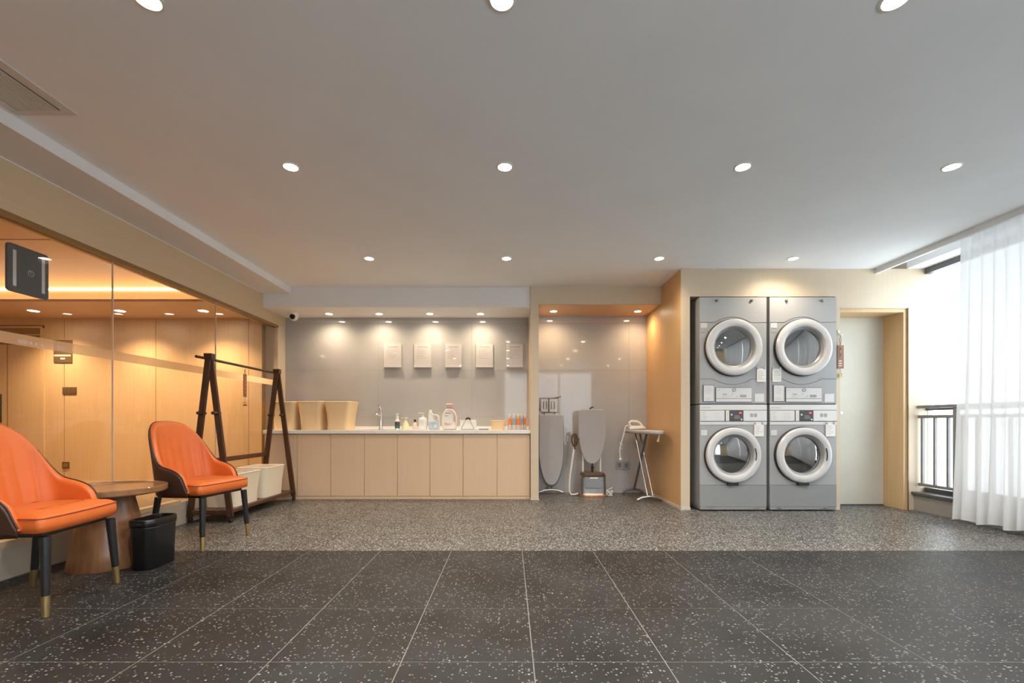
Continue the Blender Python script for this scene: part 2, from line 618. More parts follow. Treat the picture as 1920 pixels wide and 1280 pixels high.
for r in range(11):
    y1 = 3.199 - r * pitch
    y0 = max(y1 - pitch, RY)
    for i in range(len(xs) - 1):
        a, b = max(xs[i], XL), min(xs[i + 1], XW)
        if b - a > 0.02 and y1 - y0 > 0.02:
            floor_tile(a + 0.002, b - 0.002, y0 + 0.002, y1 - 0.002, 'rubber')
for r in range(6):
    y0 = 3.199 + r * pitch
    y1 = min(y0 + pitch, YB)
    for i in range(len(xs) - 1):
        a, b = max(xs[i], XL), min(xs[i + 1], 4.25)
        if b - a > 0.02 and y1 - y0 > 0.02:
            floor_tile(a + 0.0006, b - 0.0006, y0 + (0.004 if r == 0 else 0.0006), y1 - 0.0006, 'terrazzo')

# ---- main ceiling with its dropped borders
ceil = struct(bx(-2.56, 3.77, RY, YB, CZ, 2.62).build('ceiling', 'ceiling'))
bx(-8.0, 4.5, RY - 0.1, YB + 0.2, 2.62, 2.72).build('slab', 'ceiling', ceil)
bx(XL - 0.1, -2.56, RY, YB, 2.41, 2.62).build('dropped_border', 'white_paint', ceil)
bx(XL - 0.1, 0.25, 5.33, YB, 2.25, CZ).build('bulkhead', 'white_paint', ceil)
bx(0.341, 1.77, 5.29, YB, 2.277, CZ).build('alcove_soffit', 'veneer', ceil)
bx(3.77, 3.80, RY, YN, 2.434, 2.62).build('curtain_pelmet', 'white_paint', ceil)
bx(4.096, 4.36, RY, YN, 2.487, 2.62).build('window_head', 'white_paint', ceil)
bx(3.93, 3.97, RY + 0.05, YN - 0.05, 2.6, 2.62).build('curtain_track', 'white_paint', ceil)

# ---- tiled back wall, each glazed tile a piece
wb = struct(bx(-8.0, 1.87, YB + 0.01, YB + 0.15, 0, 2.62).build('wall_back', 'tilejoint'))
zs = [0.0, 0.373, 0.973, 1.573, 2.173, 2.30]
for (xa, xb, x0) in ((XL, 0.25, XL), (0.34, 1.77, 0.34)):
    x = x0
    while x < xb - 0.01:
        xe = min(x + 1.2, xb)
        for z0, z1 in zip(zs, zs[1:]):
            bx(x + 0.0005, xe - 0.0005, YB, YB + 0.01, z0 + 0.0005, z1 - 0.0005).build('tile', 'tile', wb, bevel=0.0006, seg=1)
        x = xe

struct(bx(0.248, 0.341, 5.29, YB, 0, CZ).build('pillar', 'veneer'))
alc = struct(bx(1.77, 1.862, YN, YB, 0, CZ).build('wall_alcove', 'veneer'))
bx(1.766, 1.77, YN + 0.004, YB, 0.02, CZ).build('panel', 'veneer_lamplit', alc)  # thin sheet painting the lamp-warmed side of the veneer wall
bx(0.343, 1.764, 5.296, YB - 0.002, 2.272, 2.277).build('lamplit_soffit_sheet', 'veneer_lamplit', ceil)  # sheet that paints warm lamp light on the soffit underside

# ---- wall around the machines and the door
wn = struct(bx(1.862, 3.36, YN, 4.80, 2.2, CZ).build('wall_niche', 'veneer'))
bx(3.36, 3.41, YN, 5.45, 0, CZ).build('pier', 'veneer', wn)
bx(3.41, 4.11, YN, 5.05, 2.077, CZ).build('door_header', 'veneer', wn)
bx(4.11, 4.36, YN, 5.05, 0, 2.62).build('window_pier', 'veneer', wn)
bx(1.862, 3.36, 4.80, 5.45, 2.2, 2.25).build('niche_top', 'veneer', wn)
bx(1.862, 4.5, 5.45, 5.55, 0, 2.62).build('niche_back', 'seam', wn)
for k, (a, b, y) in enumerate(((1.762, 1.866, YN - 0.006),)):
    struct(bx(a, b, y, YN, 0, 0.028).build('baseboard_niche', 'cream'))
struct(bx(1.760, 1.766, YN - 0.006, YB, 0, 0.028).build('baseboard_alcove', 'cream'))
struct(bx(0.244, 0.345, 5.283, 5.29, 0, 0.022).build('baseboard_pillar', 'cream'))
struct(bx(0.345, 1.76, YB - 0.006, YB, 0, 0.012).build('baseboard_back', 'tilejoint'))

d1 = struct(bx(3.412, 4.108, 4.955, 5.0, 0.012, 2.075).build('door_1', 'cream', bevel=0.002))
d1f = MB()
bx(4.072, 4.11, 4.70, 4.955, 0, 2.077).build('jamb', 'veneer_warm', d1)
bx(3.41, 4.072, 4.70, 4.955, 2.04, 2.077).build('head_jamb', 'veneer_warm', d1)
bx(4.104, 4.112, 4.683, YN, 0, 2.085).build('casing', 'bronze', d1)
bx(3.41, 4.112, 4.683, YN, 2.077, 2.085).build('casing', 'cream', d1)
bx(3.41, 4.072, 4.953, 4.96, 0.0, 0.012).build('threshold', 'stone', d1)
lk = at(1577, 774, 4.955)
bx(lk.x - 0.016, lk.x + 0.016, 4.945, 4.955, lk.z - 0.016, lk.z + 0.016).build('lock_plate', 'steel', d1, bevel=0.002)

# ---- right wall, sill, window
wr = struct(bx(XW, 4.36, RY, YN, 0, 0.165).build('wall_right', 'sillwall'))
bx(XW - 0.03, 4.30, RY, YN, 0.165, 0.19).build('sill', 'stone', wr, bevel=0.003)
w2 = struct(bx(4.28, 4.34, RY, YN, 2.43, 2.487).build('window_2', 'alu'))
bx(4.28, 4.34, RY, YN, 0.19, 0.235).build('bottom_frame', 'alu', w2)
bx(4.29, 4.34, RY, YN, 1.025, 1.06).build('transom', 'alu', w2)
for y in (3.0, 1.4, -0.2):
    bx(4.285, 4.34, y - 0.03, y + 0.03, 0.235, 2.43).build('mullion', 'alu', w2)
for ya, yb in ((3.03, YN), (1.43, 2.97), (-0.17, 1.37), (RY, -0.23)):
    bx(4.308, 4.316, ya, yb, 1.06, 2.43).build('pane', 'winglass', w2)
    bx(4.308, 4.316, ya, yb, 0.235, 1.025).build('pane', 'winglass', w2)

# ---- rear wall behind the camera with a curtained window
wre = struct(bx(-8.0, -0.2, RY - 0.12, RY, 0, 2.62).build('wall_rear', 'veneer'))
bx(-0.2, 4.36, RY - 0.12, RY, 0, 0.25).build('sill_wall', 'veneer', wre)
bx(-0.2, 4.36, RY - 0.12, RY, 2.42, 2.62).build('lintel', 'veneer', wre)
bx(2.5, 4.36, RY - 0.12, RY, 0.25, 2.42).build('end_wall', 'veneer', wre)
w3 = struct(bx(-0.2, 2.5, RY - 0.09, RY - 0.03, 2.37, 2.42).build('window_3', 'alu'))
for x in (-0.17, 0.65, 1.48, 2.47):
    bx(x - 0.03, x + 0.03, RY - 0.09, RY - 0.03, 0.25, 2.37).build('mullion', 'alu', w3)
for xa, xb in ((-0.14, 0.62), (0.68, 1.45), (1.51, 2.44)):
    bx(xa, xb, RY - 0.064, RY - 0.056, 0.25, 2.37).build('pane', 'winglass', w3)

# ---- left wall: wooden lintel, end post, glazing on a step
wl = struct(bx(-3.05, XL, RY, YB, 2.115, 2.62).build('wall_left', 'veneer_h'))
bx(-3.05, XL, 5.69, YB, 0, 2.115).build('end_post', 'veneer', wl)
bx(-3.05, XL, RY, -1.35, 0, 2.115).build('rear_post', 'veneer', wl)
bx(XL, XL + 0.004, RY, YB - 0.6, 2.404, 2.41).build('shadow_trim', 'white_paint', wl)
w1 = struct(bx(-2.945, XL - 0.003, -1.35, 5.69, 2.082, 2.115).build('window_1', 'brownline'))
bx(-2.94, -2.895, 3.99, 5.69, 0.0, 0.2).build('kerb', 'step', w1)
joints = [5.69, 4.516, 3.344, 2.172, 1.0, -0.172, -1.35]
for a, b in zip(joints[1:], joints):
    pane = bx(XG - 0.005, XG + 0.005, a + 0.003, b - 0.003, 0.2, 2.082).build('pane', 'glass', w1)
    bx(XG + 0.0055, XG + 0.0065, a + 0.003, b - 0.003, 1.36, 1.426).build('frosted_band', 'band', pane)
    if a > -1:
        bx(XG - 0.005, XG + 0.006, a - 0.002, a + 0.002, 0.2, 2.082).build('lit_pane_joint', 'creamprint', w1)  # pane joint, cream to imitate the light caught in the glass edges
bx(-2.936, XL - 0.002, 5.672, 5.69, 0.2, 2.082).build('end_channel', 'veneer', w1)
for (px, py, ch, sz) in ((40, 640.5, '\u81ea\u52a9', 0.030), (112.5, 652.5, '\u81ea\u52a9', 0.030)):
    Y = -XG * F / (CX - px)
    text_obj('band_lettering', ch, sz, 'print_light', w1, (XG + 0.0075, Y, EYE - (py - HY) / F * Y), (PI / 2, 0, PI / 2), 0.0003)
for px, py in ((56, 643), (66, 645), (77, 647), (134, 655)):
    Y = -XG * F / (CX - px)
    z = EYE - (py - HY) / F * Y
    bx(XG + 0.007, XG + 0.0078, Y - 0.006, Y + 0.006, z - 0.007, z + 0.007).build('band_lettering', 'print_light', w1)

# step in front of the glazing and the raised lobby floor
fl = struct(bx(-7.6, -2.945, RY, 5.62, 0.0, 0.2).build('floor_lobby', 'lobbyfloor'))
st = struct(bx(-2.945, XL, RY, 3.985, 0.0, 0.185).build('trim_step', 'step'))
bx(-2.945, XL + 0.004, RY, 3.99, 0.185, 0.22).build('step_nosing', 'veneer_h', st)
bx(-2.945, XL + 0.006, RY, 3.985, 0.0, 0.004).build('step_joint', 'joint', st)

# ---- the lobby seen through the glass
YLB = 5.60
wlb = struct(bx(-7.6, -3.05, YLB + 0.012, YLB + 0.1, 0.2, 2.62).build('wall_lobby', 'brownline'))
for a, b in ((-5.72, -5.483), (-5.477, -4.355), (-4.349, -3.213), (-3.207, -3.05)):
    bx(a, b, YLB, YLB + 0.012, 0.2, 2.18).build('panel', 'veneer_warm', wlb)
bx(-7.6, -5.72, YLB, YLB + 0.012, 2.10, 2.18).build('panel', 'veneer_warm', wlb)
bx(-7.6, -6.95, YLB, YLB + 0.012, 0.2, 2.10).build('panel', 'veneer_warm', wlb)
struct(bx(-7.7, -7.6, RY, YLB, 0.2, 2.62).build('wall_lobby_left', 'veneer_warm'))
d2 = struct(bx(-6.91, -5.762, YLB + 0.0, YLB + 0.01, 0.2, 1.86).build('door_2', 'veneer_warm'))
bx(-6.91, -5.75, YLB + 0.002, YLB + 0.011, 1.93, 2.06).build('transom_panel', 'brownline', d2)
bx(-6.95, -5.75, YLB - 0.012, YLB, 2.06, 2.085).build('head_casing', 'veneer_warm', d2)
bx(-6.91, -5.75, YLB - 0.006, YLB, 1.975, 1.985).build('head_bead', 'veneer_warm', d2)
bx(-5.762, -5.72, YLB - 0.012, YLB + 0.01, 0.2, 2.06).build('casing', 'veneer_warm', d2)
xj = (14 - CX) / F * YLB
bx(xj - 0.006, xj + 0.006, YLB - 0.001, YLB + 0.0, 0.2, 1.86).build('meeting_joint', 'brownline', d2)
hx = (1 - CX) / F * YLB
h = MB().box(hx - 0.025, hx + 0.015, YLB - 0.012, YLB, 0.90, 1.25)
h.tube([(hx, YLB - 0.01, 1.155), (hx, YLB - 0.06, 1.155), (hx + 0.075, YLB - 0.06, 1.15)], 0.011)
h.build('lever_handle', 'black', d2)
cl = struct(bx(-7.6, -3.05, RY, YLB, 2.47, 2.62).build('ceiling_lobby', 'veneer_warm'))
bx(-7.6, -3.05, 4.81, YLB, 2.18, 2.205).build('soffit', 'veneer_warm', cl)
bx(-7.6, -3.05, 5.34, YLB, 2.205, 2.47).build('cove_back', 'veneer_warm', cl)
bx(-7.55, -3.1, 5.1, 5.2, 2.207, 2.215).build('cove_strip', 'cove', cl)
bx(-7.55, -3.1, 5.325, 5.34, 2.452, 2.465).build('cove_line', 'cove', cl)
bx(-7.6, -3.05, 3.90, 3.908, 2.467, 2.47).build('ceiling_joint', 'brownline', cl)
struct(bx(-7.6, -3.05, RY - 0.0, RY + 0.02, 0.2, 2.62).build('wall_lobby_rear', 'veneer_warm'))


# ================================================================ LAMPS
def downlight(name, label, x, y, z, group, power, col, size=2.7, r=0.042, blend=1.0, big=False):
    t = thing(name, label, 'light', (x, y, z), group)
    MB().lathe([(r, 0), (r * 1.25, 0), (r * 1.28, -0.003), (r * 1.02, -0.006), (r * 0.98, -0.002)], (x, y, z), seg=24).build('trim_ring', 'lamptrim', t, smooth=True)
    MB().lathe([(0.001, -0.0035), (r * 0.97, -0.0035)], (x, y, z), seg=24, caps=False).build('lens', 'lamp', t)
    ld = bpy.data.lights.new('beam', 'SPOT')
    ld.energy = power
    ld.color = col
    ld.spot_size = size
    ld.spot_blend = blend
    ld.shadow_soft_size = 0.04
    lo = bpy.data.objects.new('beam', ld)
    COL.objects.link(lo)
    lo.parent = t
    lo.location = (0, 0, -0.012)
    return t


cols = (-1.353, -0.028, 1.446, 2.74)
colname = ('first from the glass wall', 'second from the glass wall', 'third from the glass wall', 'nearest the window')
rows = ((4.39, 'in the far row'), (2.817, 'in the middle row'), (1.703, 'in the row at the photo top'), (0.45, 'in the row over the viewer'), (-0.9, 'in the last row behind the viewer'))
for y, rn in rows:
    for x, cn in zip(cols, colname):
        downlight('downlight', 'ceiling downlight %s, %s' % (rn, cn), x, y, CZ, 'downlights in the main ceiling', MAIN_W if y < 4 else MAIN_W * 0.5, MAINC if y < 4 else (1.0, 0.82, 0.62))
for k, (x, w) in enumerate(zip((-2.237, -1.615, -0.986, -0.357), ('leftmost', 'second from left', 'third from left', 'rightmost'))):
    downlight('downlight', 'downlight over the white counter, %s of four' % w, x, 5.64, 2.25, 'downlights over the counter', COUNTER_W, CREAMY, 2.75, 0.04, 1.0)
for x, w in zip((0.544, 1.58), ('folded board side', 'open board side')):
    downlight('downlight', 'downlight in the wooden alcove soffit, on the %s' % w, x, 5.60, 2.272, 'downlights in the alcove', ALCOVE_W, WARM, 2.75, 0.04, 1.0)
for x, y, z, w in ((-5.44, 5.2, 2.18, 'by the lobby door'), (-4.45, 5.2, 2.18, 'in the middle of the lobby soffit'), (-3.5, 5.2, 2.18, 'nearest the end of the glass')):
    downlight('downlight', 'lobby downlight behind the glass, %s' % w, x, y, z, 'downlights in the lobby soffit', LOBBY_W, LOBBYC, 2.2, 0.05)
for x, y in ((-4.4, 3.0), (-5.8, 3.0), (-4.4, 1.0), (-5.8, 1.0)):
    downlight('downlight', 'lobby ceiling downlight %s, %s of its pair' % ('deep in the lobby' if y > 2 else 'beside the viewer', 'glass side' if x > -5 else 'far side'), x, y, 2.47, 'downlights in the lobby ceiling', LOBBY_W, LOBBYC, 2.4, 0.05)

# ================================================================ STACKED LAUNDRY MACHINES
YM = 4.64
PXM = YM / F


def mz(py):
    return EYE - (py - HY) * PXM


def printed(x0, x1, z0, z1, y, parent, n=4, m='print_light', seed=1, th=0.35):
    """a few rows of small print as one flat raised part"""
    rnd = random.Random(seed)
    b = MB()
    h = (z1 - z0) / n
    for k in range(n):
        w = (x1 - x0) * rnd.uniform(0.45, 1.0)
        zc = z1 - h * (k + 0.5)
        b.box(x0, x0 + w, y - 0.0006, y, zc - h * th / 2, zc + h * th / 2)
    o = b.build('printed_text', m, parent)
    return o


def door_ring(cx, cz, parent, r_out, r_in, washer):
    y = YM
    r_out *= 0.99
    r_in *= 0.99
    d = MB()
    d.lathe([(r_out + 0.006, 0.0), (r_out + 0.008, -0.012), (r_out - 0.004, -0.03), (r_out - 0.03, -0.03), (r_out - 0.03, 0.0)], (cx, y, cz), 'Y', 64)
    gasket = d.build('door_gasket', 'seam', parent, smooth=True)
    prof = [(r_out - 0.001, -0.030), (r_out, -0.042), (r_out - 0.010, -0.056), (r_out - 0.03, -0.062),
            (r_in + 0.022, -0.060), (r_in + 0.006, -0.054), (r_in, -0.045), (r_in - 0.006, -0.012), (r_in - 0.006, -0.004)]
    ring = MB().lathe(prof, (cx, y, cz), 'Y', 72, caps=False).build('door', 'ringwhite', parent, smooth=True)
    MB().lathe([(r_in - 0.0055, -0.030), (r_in - 0.012, -0.026), (r_in - 0.024, -0.010), (r_in - 0.024, -0.002)], (cx, y, cz), 'Y', 64, caps=False).build('inner_bezel', 'silverdark', ring, smooth=True)
    R = r_in - 0.022
    bul = 0.026 if washer else 0.018
    pr = [(0.001 + R * q, -0.010 - bul * (1 - q * q)) for q in [k / 14 for k in range(15)]]
    MB().lathe(pr, (cx, y, cz), 'Y', 56, caps=False).build('door_glass', 'machineglass', ring, smooth=True)
    b = MB()
    b.lathe([(R, 0.0), (R, 0.38), (0.02, 0.40)], (cx, y, cz), 'Y', 48, caps=False)
    for k in range(3):
        a = 2 * PI * k / 3 + 0.4
        p = Vector((cx + (R - 0.03) * cos(a), 0, cz + (R - 0.03) * sin(a)))
        b.bar((p.x, y + 0.05, p.z), (p.x, y + 0.37, p.z), 0.03, 0.06, (cos(a), 0, sin(a)))
    b.build('drum', 'drum', parent, smooth=True)
    if washer:
        bx(cx - 0.055, cx + 0.055, y - 0.035, y, cz - r_out - 0.028, cz - r_out + 0.01).build('door_latch', 'seam', parent, bevel=0.006)
        g = MB()
        g.tube([(cx + (r_in + 0.012) * cos(a), y - 0.060, cz + (r_in + 0.012) * sin(a)) for a in [math.radians(-14 + 3 * k) for k in range(12)]], 0.009, 8, flat=0.4)
        g.build('grip_notch', 'seam', ring, smooth=True)
    return ring


def seam_path(pts, parent):
    MB().tube(pts, 0.0022, 6).build('panel_seam', 'seamgrey', parent)


def hole_front(x0, x1, z0, z1, cx, cz, r, y, depth, n=48):
    """front sheet with a round opening, plus the cabinet behind it"""
    b = MB()
    sq, ci = [], []
    for k in range(n):
        a = 2 * PI * k / n
        dx, dz = cos(a), sin(a)
        t = min((x1 - cx) / dx if dx > 1e-6 else (x0 - cx) / dx if dx < -1e-6 else 9, (z1 - cz) / dz if dz > 1e-6 else (z0 - cz) / dz if dz < -1e-6 else 9)
        sq.append((cx + dx * t, y, cz + dz * t))
        ci.append((cx + dx * r, y, cz + dz * r))
    # corners
    b.loft([sq, ci], True, False)
    for (X, Z) in ((x0, z0), (x1, z0), (x1, z1), (x0, z1)):
        a = math.atan2(Z - cz, X - cx) % (2 * PI)
        k = int(a / (2 * PI) * n) % n
        b.add([sq[k], (X, y, Z), sq[(k + 1) % n]], [(0, 1, 2)])
    b.add([(x0, y, z0), (x1, y, z0), (x1, y + depth, z0), (x0, y + depth, z0), (x0, y, z1), (x1, y, z1), (x1, y + depth, z1), (x0, y + depth, z1)],
          [(0, 1, 2, 3), (4, 5, 6, 7), (0, 3, 7, 4), (1, 2, 6, 5), (2, 3, 7, 6)])
    return b


def card(px0, px1, py0, py1, parent, clips, n):
    x0, x1, z1, z0 = (px0 - CX) * PXM, (px1 - CX) * PXM, mz(py0), mz(py1)
    c = bx(x0, x1, YM - 0.012, YM - 0.004, z0, z1).build('hanging_card', 'whiteplastic', parent, bevel=0.002)
    printed(x0 + 0.012, x1 - 0.012, z0 + 0.02, z1 - 0.02, YM - 0.012, c, 5, 'print_light', n)
    for x in (x0 + 0.012, x1 - 0.012):
        bx(x - 0.009, x + 0.009, YM - 0.016, YM, z1 - 0.008, z1 + 0.014).build('card_clip', clips, c, bevel=0.002)
    return c


def washer(px0, label, ccx, card_px, red):
    x0 = (px0 - CX) * PXM
    x1 = x0 + 0.6815
    zt = 1.083
    t = thing('washing_machine', label, 'washing machine', ((x0 + x1) / 2, YM, 0), 'front-loading washers')
    cx, cz = (ccx - CX) * PXM * 0.9935, EYE + (mz(853) - EYE) * 0.9935
    hole_front(x0, x1, 0.045, zt, cx, cz, 0.20, YM, 0.62).build('body', 'silver', t)
    bx(x0 - 0.001, x1 + 0.001, YM - 0.006, YM - 0.001, mz(796), zt).build('top_fascia', 'machinewhite', t, bevel=0.003)
    X = lambda p: x0 + (p - 1312) * PXM
    p = bx(X(1313), X(1436.5), YM - 0.010, YM - 0.005, mz(789), mz(769.5)).build('control_panel', 'machinewhite', t, bevel=0.002)
    for z in (768.8, 789.6):
        bx(X(1312.5), X(1437), YM - 0.0085, YM - 0.0055, mz(z) - 0.002, mz(z) + 0.002).build('panel_seam', 'seam', p)
    bx(X(1359.6), X(1366), YM - 0.013, YM - 0.009, mz(789), mz(769.5)).build('button_strip', 'whiteplastic', p, bevel=0.001)
    for k in range(5):
        z = mz(772.5 + 3.5 * k)
        bx(X(1361.5), X(1364.5), YM - 0.015, YM - 0.012, z - 0.005, z + 0.005).build('button', 'ringwhite', p)
    bx(X(1358), X(1359.6), YM - 0.012, YM - 0.009, mz(789), mz(769.5)).build('strip_edge', 'seam', p)
    ds = bx(X(1366.3), X(1392.8), YM - 0.012, YM - 0.009, mz(789), mz(769.5)).build('display', 'display', p)
    text_obj('digits', red, 0.026, 'red_led', p, (X(1387), YM - 0.0125, mz(774)), (PI / 2, 0, 0), 0.0004)
    for (a, z) in ((1370.5, 777.3), (1389, 786.3)):
        MB().lathe([(0.0005, -0.018), (0.008, -0.018), (0.009, -0.012)], (X(a), YM, mz(z)), 'Y', 16, caps=False).build('round_button', 'whiteplastic', p, smooth=True)
    printed(X(1376), X(1391), mz(785), mz(778), YM - 0.012, p, 3, 'print', 3)
    printed(X(1316), X(1328), mz(787), mz(771), YM - 0.010, p, 4, 'print_light', 4)
    printed(X(1337), X(1352), mz(787), mz(773), YM - 0.010, p, 5, 'print_light', 5, 0.2)
    for a, b in ((1405.5, 1411), (1412.5, 1418.5)):
        bx(X(a), X(b), YM - 0.0106, YM - 0.0098, mz(781.5), mz(775)).build('pictogram', 'print', p)
    text_obj('brand_lettering', 'Speed Queen', 0.017, 'print', t, (X(1315), YM - 0.0065, mz(764)), (PI / 2, 0, 0), 0.0004, 'LEFT')
    door_ring(cx, cz, t, 0.283, 0.208, True)
    bx(x0 + 0.002, x1 - 0.002, YM - 0.003, YM - 0.0, mz(909) - 0.0022, mz(909) + 0.0022).build('panel_seam', 'seamgrey', t)
    bx(x0 + 0.001, x1 - 0.001, YM - 0.004, YM + 0.001, mz(949.5), mz(909) - 0.003).build('lower_panel', 'silverdark', t, bevel=0.002)
    bx(x0 + 0.004, x1 - 0.004, YM - 0.001, YM + 0.6, 0.012, 0.046).build('plinth', 'silverdark', t, bevel=0.002)
    for a in (1330, 1416):
        for yy in (YM + 0.04, YM + 0.55):
            MB().lathe([(0.02, 0.0), (0.02, 0.014)], (X(a), yy, 0), seg=12).build('foot', 'seam', t)
        bx(X(a) - 0.02, X(a) + 0.02, YM - 0.004, YM - 0.001, 0.022, 0.034).build('foot_slot', 'steel', t)
    s = bx(X(1314.5), X(1325.5), YM - 0.003, YM - 0.0005, mz(816), mz(806)).build('sticker', 'machinewhite', t)
    printed(X(1316), X(1324), mz(814.5), mz(807), YM - 0.003, s, 3, 'print_light', 8)
    card(card_px, card_px + 18, 794, 818, t, 'steel', 9)
    return t


def dryer(px0, label, ccx, card_px):
    x0 = (px0 - CX) * PXM
    x1 = x0 + 0.6815
    zb, zt = 1.094, 2.178
    t = thing('tumble_dryer', label, 'tumble dryer', ((x0 + x1) / 2, YM, zb), 'stacked dryers')
    cx, cz = (ccx - CX) * PXM * 0.9935, EYE + (mz(651) - EYE) * 0.9935
    hole_front(x0, x1, zb, zt, cx, cz, 0.20, YM, 0.62).build('body', 'silver', t, bevel=0.0)
    X = lambda p: x0 + (p - 1312) * PXM
    door_ring(cx, cz, t, 0.288, 0.210, False)
    ya = YM - 0.0012
    rr_ = 58 * PXM
    dz = mz(604) - cz
    a0 = math.degrees(math.asin(dz / rr_))
    seam_path([(x0 + 0.002, ya, mz(604))] + arc((cx, ya, cz), rr_, 180 - a0, a0, 20) + [(x1 - 0.002, ya, mz(604))], t)
    r2 = 68.6 * PXM
    dz = mz(710) - cz
    a0 = math.degrees(math.asin(dz / r2))
    seam_path([(x0 + 0.002, ya, mz(710))] + arc((cx, ya, cz), r2, 180 - a0, 360 + a0, 20) + [(x1 - 0.002, ya, mz(710))], t)
    for a in (1343, 1409):
        MB().lathe([(0.013, 0.0), (0.013, -0.012), (0.008, -0.018), (0.0005, -0.018)], (X(a), YM, mz(563.5)), 'Y', 16, caps=False).build('screw_cap', 'seamgrey', t, smooth=True)
    s = bx(X(1314), X(1325.5), YM - 0.003, YM - 0.0005, mz(614.5), mz(605.5)).build('sticker', 'machinewhite', t)
    printed(X(1315), X(1324.5), mz(613.5), mz(606.5), YM - 0.003, s, 3, 'print_light', 18)
    bx(X(1314), X(1323), YM - 0.003, YM - 0.0005, mz(623), mz(616.5)).build('sticker', 'silver', t)
    lb = bx(X(1317.5), X(1338), YM - 0.014, YM - 0.0005, mz(753), mz(721.5)).build('notice_frame', 'seamgrey', t, bevel=0.002)
    bx(X(1318.6), X(1337.2), YM - 0.0155, YM - 0.013, mz(752), mz(722.5)).build('notice', 'machinewhite', lb)
    printed(X(1320.5), X(1335), mz(738), mz(724), YM - 0.0155, lb, 5, 'print_light', 11)
    printed(X(1320.5), X(1335), mz(751), mz(745), YM - 0.0155, lb, 2, 'print_light', 12)
    cp = bx(X(1340.8), X(1409.5), YM - 0.008, YM - 0.0005, mz(754), mz(726)).build('control_panel', 'seamgrey', t, bevel=0.003)
    bx(X(1342), X(1408.5), YM - 0.0105, YM - 0.007, mz(753), mz(727)).build('panel_face', 'machinewhite', cp)
    bx(X(1342), X(1408.5), YM - 0.0115, YM - 0.010, mz(747) - 0.002, mz(747) + 0.002).build('panel_seam', 'seamgrey', cp)
    kx, kz = X(1375.5), mz(731)
    MB().lathe([(0.018, -0.010), (0.018, -0.016), (0.012, -0.016), (0.012, -0.011)], (kx, YM, kz), 'Y', 20, caps=False).build('round_emblem', 'print', cp, smooth=True)
    MB().lathe([(0.012, -0.013), (0.0005, -0.013)], (kx, YM, kz), 'Y', 20, caps=False).build('emblem_centre', 'machinewhite', cp)
    printed(X(1354), X(1368), mz(740.5), mz(737.5), YM - 0.0105, cp, 1, 'print', 13, 0.6)
    printed(X(1371), X(1377), mz(740.5), mz(737.5), YM - 0.0105, cp, 1, 'print_light', 14, 0.6)
    printed(X(1352.5), X(1372), mz(745.5), mz(741), YM - 0.0105, cp, 2, 'print_light', 15)
    printed(X(1344), X(1352), mz(732.5), mz(730), YM - 0.0105, cp, 1, 'print_light', 16, 0.7)
    bx(X(1386.5), X(1398.5), YM - 0.012, YM - 0.010, mz(744.5), mz(740)).build('dial_window', 'print', cp)
    bx(X(1379), X(1382.5), YM - 0.011, YM - 0.010, mz(744.5), mz(742)).build('pictogram', 'print_light', cp)
    r = bx(X(1414.5), X(1432.5), YM - 0.004, YM - 0.0005, mz(753.5), mz(738)).build('label_plate', 'machinewhite', t, bevel=0.001)
    card(card_px, card_px + 17, 691, 716, t, 'steel', 17)
    bx(x0 + 0.004, x1 - 0.004, YM + 0.005, YM + 0.6, 1.083, zb).build('stacking_gap', 'seam', t)
    return t


washer(1312, 'lower left washing machine beside the orange alcove wall, card clipped right of its door', 1375, 1413, '00')
washer(1443, 'lower right washing machine next to the cream door', 1507, 1547, '00')
dryer(1312, 'upper left grey tumble dryer stacked beside the alcove wall', 1376, 1418)
dryer(1443, 'upper right grey tumble dryer stacked next to the cream door, card left of its panel', 1507, 1447)

# ================================================================ COUNTER, CABINETS
cab_px = [496, 557, 620, 683, 745, 806, 868, 932, 993.5]
YC = 5.35
cab_lab = ['leftmost base cabinet behind the clothes rack, under the tan baskets', 'base cabinet under the tap, second from the left', 'base cabinet under the detergent bottles, third from the left', 'rightmost base cabinet beside the wooden pillar']
for k in range(4):
    xa, xm, xb = [(cab_px[2 * k + j] - CX) / F * YC for j in range(3)]
    if k == 0:
        xa = -2.88
    if k == 3:
        xb = 0.243
    t = thing('base_cabinet', 'pale veneer ' + cab_lab[k], 'cabinet', ((xa + xb) / 2, YC, 0), 'base cabinets under the counter')
    bx(xa + 0.0005, xb - 0.0005, YC + 0.018, YB - 0.002, 0.0, 0.769).build('carcass', 'cabinet', t)
    bx(xa + 0.0005, xb - 0.0005, YC + 0.004, YC + 0.018, 0.0, 0.032).build('plinth', 'cabinet', t)
    for a, b in ((xa, xm), (xm, xb)):
        bx(a + 0.002, b - 0.002, YC, YC + 0.018, 0.036, 0.762).build('door', 'cabinet', t, bevel=0.0015, seg=1)
wt = tag(MB().box(-2.882, 0.246, 5.32, YB - 0.001, 0.77, 0.8125).build('worktop', 'quartz', bevel=0.003), 'long white stone worktop along the tiled wall', 'worktop')
struct(bx(-2.882, 0.246, YB - 0.014, YB - 0.001, 0.8127, 0.853).build('trim_upstand', 'quartz'))
sx = at(714, 800, 5.6).x
s = MB()
s.loft([rr(0.46, 0.3, 0.05, 0.8135, cx=sx, cy=5.6), rr(0.43, 0.27, 0.05, 0.8138, cx=sx, cy=5.6)], True, True)
s.build('sink_rim', 'steel', wt)

YK = 5.48
ZK = 0.813


def kx_(px, Y=YK):
    return (px - CX) / F * Y


